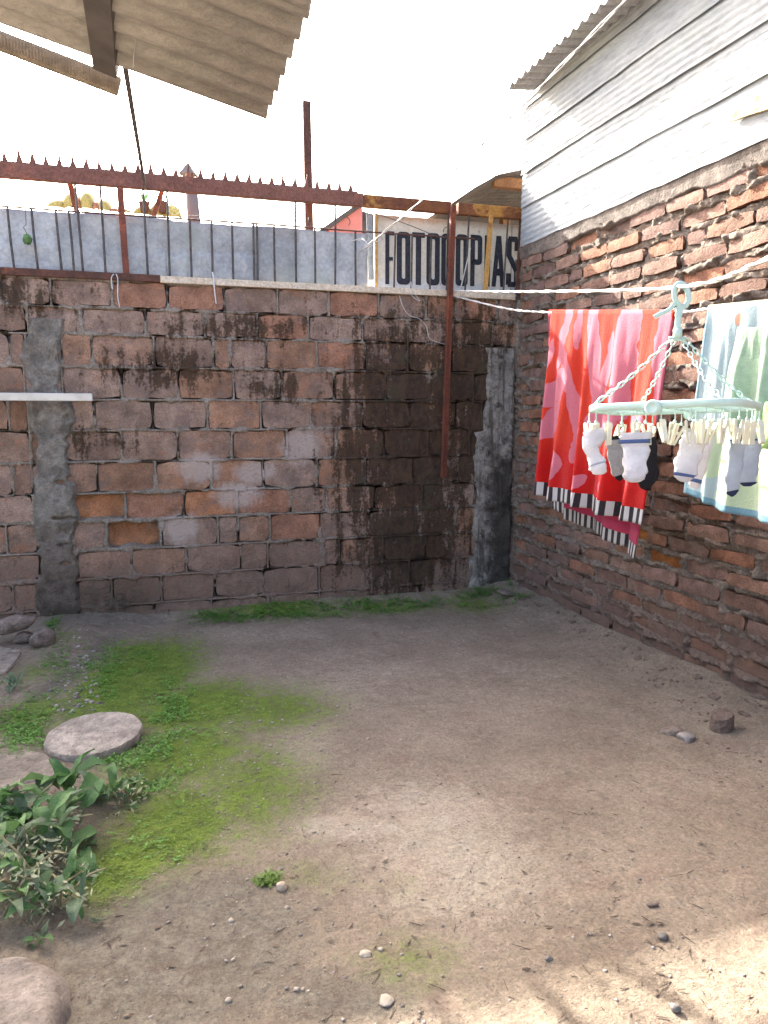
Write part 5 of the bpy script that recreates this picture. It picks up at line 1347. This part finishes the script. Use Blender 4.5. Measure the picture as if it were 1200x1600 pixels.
scatter_stones('gravel', 300, s_mid, .002, .010, 'pale_chip', 'pale pebbles pressed into the mossy middle of the yard', 4)
scatter_stones('gravel', 50, s_bot, .002, .012, 'pale_chip', 'small chips in the foreground scuffs of the yard', 5)

# ------------------------------------------------------------------ plants
def leaf_mesh(L, wd, curl, cup, seed, wavy=.0, ns=9):
    q = random.Random(seed); V = []; F = []
    ang = R(70); p = Vector((0, 0, 0)); ph1, ph2 = q.uniform(0, 6), q.uniform(0, 6); tw = q.uniform(-.5, .5)
    for i in range(ns + 1):
        t = i / ns
        if t < .22: wv = wd * .09
        else:
            u_ = (t - .22) / .78; wv = wd * max(.02, (math.sin(math.pi * u_ ** .85) ** .75)) * (1 + .12 * math.sin(i * 1.7 + seed))
        nrm = Vector((0, -math.sin(ang), math.cos(ang))); sd = (Vector((1, 0, 0)) * math.cos(tw * t) + nrm * math.sin(tw * t))
        for k_, (a_, c_) in enumerate(((-1, 1.0), (-.5, .25), (0, -.08), (.5, .25), (1, 1.0))):
            e_ = wavy * math.sin(i * 2.1 + (ph1 if a_ < 0 else ph2)) * abs(a_) if t > .25 else 0
            V.append(p + sd * wv * a_ + nrm * (cup * wv * c_ + e_))
        ang -= R(curl / ns) * (1 + q.uniform(-.35, .35)) * (.5 + t); p = p + Vector((q.uniform(-.006, .006), math.cos(ang), math.sin(ang))) * (L / ns)
    for i in range(ns):
        for k_ in range(4): a = i * 5 + k_; F.append((a, a + 1, a + 6, a + 5))
    return mesh('leaf', V, F, True)
LV_BROAD = [leaf_mesh(1, .13 + .025 * (i % 3), 60 + 16 * i, .4, i, .030) for i in range(9)]
LV_NARROW = [leaf_mesh(1, .085 + .015 * (i % 3), 50 + 22 * i, .4, i + 10, .018) for i in range(6)]
def own(ms, mat):
    out = []
    for m_ in ms: c = m_.copy(); c.materials.clear(); c.materials.append(mat); out.append(c)
    return out
LB = own(LV_BROAD, M['leaf']); LG = own(LV_BROAD, M['leaf_grey']); LD = own(LV_NARROW, M['leaf_dry']); LNG = own(LV_NARROW, M['leaf_grey']); LDS = LD[:2]
def plant(name, p, n, L0, L1, kinds, label, cat='weed', spread=.03, seed=0, lean=(-.35, .55), stalks=0, smallstuff=0, group=None, sL=.2):
    q = random.Random(seed); t = thing(name, p, label, cat, group)
    for i in range(n):
        k = q.choice(kinds); L = q.uniform(L0, L1) * (.95 if L1 > .12 else 1) * (.55 if q.random() < .25 else 1); an = q.uniform(0, 6.28) if n < 5 else 6.28 * i / n * 2.4 + q.uniform(-.4, .4)
        rr = spread * math.sqrt(q.random()); a2 = q.uniform(0, 6.28)
        o = link('leaf', q.choice(k), None, t, loc=Vector(p) + Vector((rr * math.cos(a2), rr * math.sin(a2), q.uniform(0, .01) + (.05 * q.random() if spread > .08 else 0))), rot=Euler((q.uniform(*lean), q.uniform(-.25, .25), an)), scale=(L, L, L))
    for i in range(stalks):
        an = q.uniform(0, 6.28); rr = spread * q.random(); b = Vector(p) + Vector((rr * math.cos(an), rr * math.sin(an), 0)); d_ = Vector((q.uniform(-1, 1), q.uniform(-1, 1), q.uniform(.3, 1.2))).normalized() * q.uniform(.6, 1) * sL
        pts = smooth_path([b, b + d_ * .5 + Vector((0, 0, .02)), b + d_ + Vector((0, 0, -.02))], 4)
        MB().tube(pts, [.0032] * (len(pts) - 1) + [.0015], 5).build('stalk', M['stalk'], t)
    if smallstuff:
        mb = MB()
        for i in range(smallstuff):
            an = q.uniform(0, 6.28); rr = spread * 1.25 * math.sqrt(q.random()); c = Vector(p) + Vector((rr * math.cos(an), rr * math.sin(an), q.uniform(.01, .13))); l = q.uniform(.005, .017)
            d_ = Vector((q.gauss(0, 1), q.gauss(0, 1), q.gauss(0, .7))).normalized() * l; s_ = d_.orthogonal().normalized() * l * .3
            mb.add([c - d_, c + s_, c + d_, c - s_], [(0, 1, 2, 3)])
        mb.build('small_leaves', M['leaf_dry'], t, kind='stuff')
    return t
plant('dock_weed', G(110, 1248), 9, .14, .24, [LB], 'dock weed with upright broad green leaves just below the round lid', spread=.02, seed=3, lean=(-.1, .5))
plant('dock_weed', G(165, 1252), 17, .11, .19, [LB, LB, LG], 'spreading dock weed right of the upright one, toward the hole', spread=.045, seed=5)
plant('dock_weed', G(205, 1238), 9, .06, .11, [LB], 'small bright dock weed beside the little hole', spread=.03, seed=6)
plant('broadleaf_weed', G(70, 1320), 30, .13, .23, [LB, LB, LG], 'large drooping broadleaf weed in the middle of the weed bed', spread=.12, seed=8, stalks=3, smallstuff=110)
plant('broadleaf_weed', G(5, 1300), 30, .13, .23, [LB, LG], 'large broadleaf weed against the grey slab corner', spread=.13, seed=9, stalks=2, smallstuff=110)
plant('broadleaf_weed', G(115, 1335), 8, .14, .22, [LB], 'broadleaf weed sending one long leaf out over the moss', spread=.05, seed=12, lean=(-.9, -.3))
plant('wilted_weed', G(95, 1420), 34, .07, .15, [LNG, LB, LB, LG, LNG], 'half dried weed with pale leaves at the near end of the weed bed', spread=.09, seed=14, stalks=6, smallstuff=110)
plant('wilted_weed', G(15, 1400), 28, .08, .16, [LNG, LB, LB], 'straggling wilted weed with long bare stalks at the left edge', spread=.12, seed=16, stalks=9, smallstuff=120, sL=.3)
plant('wilted_weed', G(60, 1365), 16, .07, .15, [LNG, LG, LB], 'tangle of greyish leaves and white dry flowers between the big weeds', spread=.10, seed=19, stalks=6, smallstuff=150, sL=.25)
plant('rosette_weed', G(62, 1478), 10, .05, .085, [LNG, LB], 'small blue-green rosette weed next to the concrete lump', spread=.012, seed=21)
plant('rosette_weed', G(152, 1446), 10, .025, .042, [LNG], 'lone little rosette weed on the bare damp earth', spread=.01, seed=22)
plant('rosette_weed', G(22, 1078), 11, .07, .12, [LNG, LG], 'grey-green rosette weed near the pale slab on the left', spread=.015, seed=23)
plant('rosette_weed', G(-12, 1125), 9, .09, .14, [LB, LG], 'broad leafed weed poking in at the left edge by the clover', spread=.02, seed=25)
plant('wilted_weed', G(208, 1268), 9, .03, .05, [LNG, LB], 'tiny pale dried weed tuft below the little hole', spread=.05, seed=27, smallstuff=35)

def cover(name, n, sampler, h0, h1, leaf, label, seed, mat='clover', per=4, cat='ground cover'):
    q = np.random.RandomState(seed); V = []; F = []; pts = []
    while len(pts) < n:
        r = sampler(q)
        if r is not None: pts.append(r)
    pts = np.array(pts); gzv = gheight(pts[:, 0], pts[:, 1])
    for (x, y, k), z in zip(pts, gzv):
        h = (h0 + (h1 - h0) * q.rand()) * k
        for j in range(per):
            an = q.rand() * 6.28; rr = q.rand() * h * .8; l = leaf * (.6 + .8 * q.rand()) * (.6 + .4 * k); tz = q.uniform(-.3, .6)
            c, s_ = math.cos(an), math.sin(an); bx_, by_ = x + rr * c, y + rr * s_; bz_ = z + h * (.3 + .7 * q.rand()); b = len(V)
            V += [(bx_, by_, bz_), (bx_ + l * (c * .5 - s_ * .45), by_ + l * (s_ * .5 + c * .45), bz_ + l * tz * .5), (bx_ + l * c, by_ + l * s_, bz_ + l * tz), (bx_ + l * (c * .5 + s_ * .45), by_ + l * (s_ * .5 - c * .45), bz_ + l * tz * .5 + .001)]
            F.append((b, b + 1, b + 2, b + 3))
    o = link(name, mesh(name, V, F), M[mat]); return tag(o, label, cat, kind='stuff')
def px_cloud(list_):
    ws = np.array([l[4] for l in list_], float); ws /= ws.sum()
    def f(q):
        u, v, ru, rv, _ = list_[q.choice(len(list_), p=ws)]
        p = at(u + q.normal(0, ru), v + q.normal(0, rv), 2, 0)
        if p.y > D - .03 or p.x > W - .04: return None
        if vnoise(np.array([p.x * 9]), np.array([p.y * 9]), 0, 5)[0] < q.uniform(-.7, .25): return None
        if (Vector((p.x, p.y)) - Vector((cl_.x, cl_.y))).length < lr + .005: return None
        return (p.x, p.y, q.uniform(.6, 1.2))
    return f
cover('clover_patch', 2500, px_cloud([(200, 1030, 40, 14, 2), (165, 1060, 16, 22, 1.6), (260, 1100, 22, 30, 2), (280, 1140, 25, 24, 2), (240, 1180, 26, 24, 1.5), (40, 1120, 40, 22, 2), (70, 1150, 28, 12, 1.6), (95, 1035, 22, 14, 1.0), (15, 1160, 22, 20, 1), (170, 1190, 40, 10, 1.2), (245, 1230, 20, 22, .8), (230, 1340, 40, 30, .25), (340, 1120, 60, 20, .4)]), .005, .022, .0095, 'low patches of bright small-leaved clover round the lid and the mossy ground', 5)
cover('grass_strip', 1800, px_cloud([(340, 966, 28, 5, 1.5), (420, 962, 30, 6, 1.6), (500, 956, 35, 7, 1.7), (580, 950, 40, 6, 1.5), (650, 944, 25, 5, 1.0), (755, 938, 18, 7, 2.0), (800, 925, 8, 4, .3), (810, 945, 14, 4, .25), (85, 988, 6, 6, .4)]), .008, .036, .012, 'strip of fresh green weeds along the foot of the block wall', 6)
def moss_s(q):
    p = at(60 + 480 * q.rand(), 1000 + 420 * q.rand(), 2, 0)
    m_ = float(moss_mask(np.array([p.x]), np.array([p.y]))[0])
    if m_ < .35 + .4 * q.rand(): return None
    if (Vector((p.x, p.y)) - Vector((cl_.x, cl_.y))).length < lr: return None
    return (p.x, p.y, 1)
M['moss'] = m_leaf('moss_tips', (.09, .165, .02), (.13, .21, .035))
cover('moss_tufts', 1600, moss_s, .001, .005, .006, 'fine mossy tips over the green ground', 7, 'moss', 3, 'moss')
c = G(420, 1376); cover('moss_tuft', 160, lambda q: (c.x + q.normal(0, .016), c.y + q.normal(0, .014), 1), .004, .016, .008, 'little tuft of moss beside the buff brick chip', 8, 'moss', 4, 'moss')

def litter():
    q = np.random.RandomState(44); mb = MB()
    for i in range(420):
        x, y = s_all(q)
        if x > W - .05 or y > D - .05: continue
        z = gz(x, y) + .003; an = q.rand() * 6.28; l = q.uniform(.004, .016); d = Vector((math.cos(an), math.sin(an), q.uniform(-.2, .2))) * l
        if i % 3: sd = Vector((-d.y, d.x, 0)) * q.uniform(.2, .45); c_ = Vector((x, y, z)); mb.add([c_ - d, c_ + sd, c_ + d + Vector((0, 0, .003)), c_ - sd], [(0, 1, 2, 3)])
        else: mb.bar(Vector((x, y, z)) - d * 1.6, Vector((x, y, z)) + d * 1.6, .0016, .0016)
    o = mb.build('litter', simple('litter', (.10, .075, .055), .9, 0, .6, 60)); tag(o, 'dead leaf scraps and twig bits over the earth', 'litter', kind='stuff')
litter()

# ------------------------------------------------------------------ to metres
for o in list(COL.objects):
    if o.parent is None and o.type in ('MESH', 'EMPTY'):
        o.location = Vector(o.location) * S; o.scale = Vector(o.scale) * S
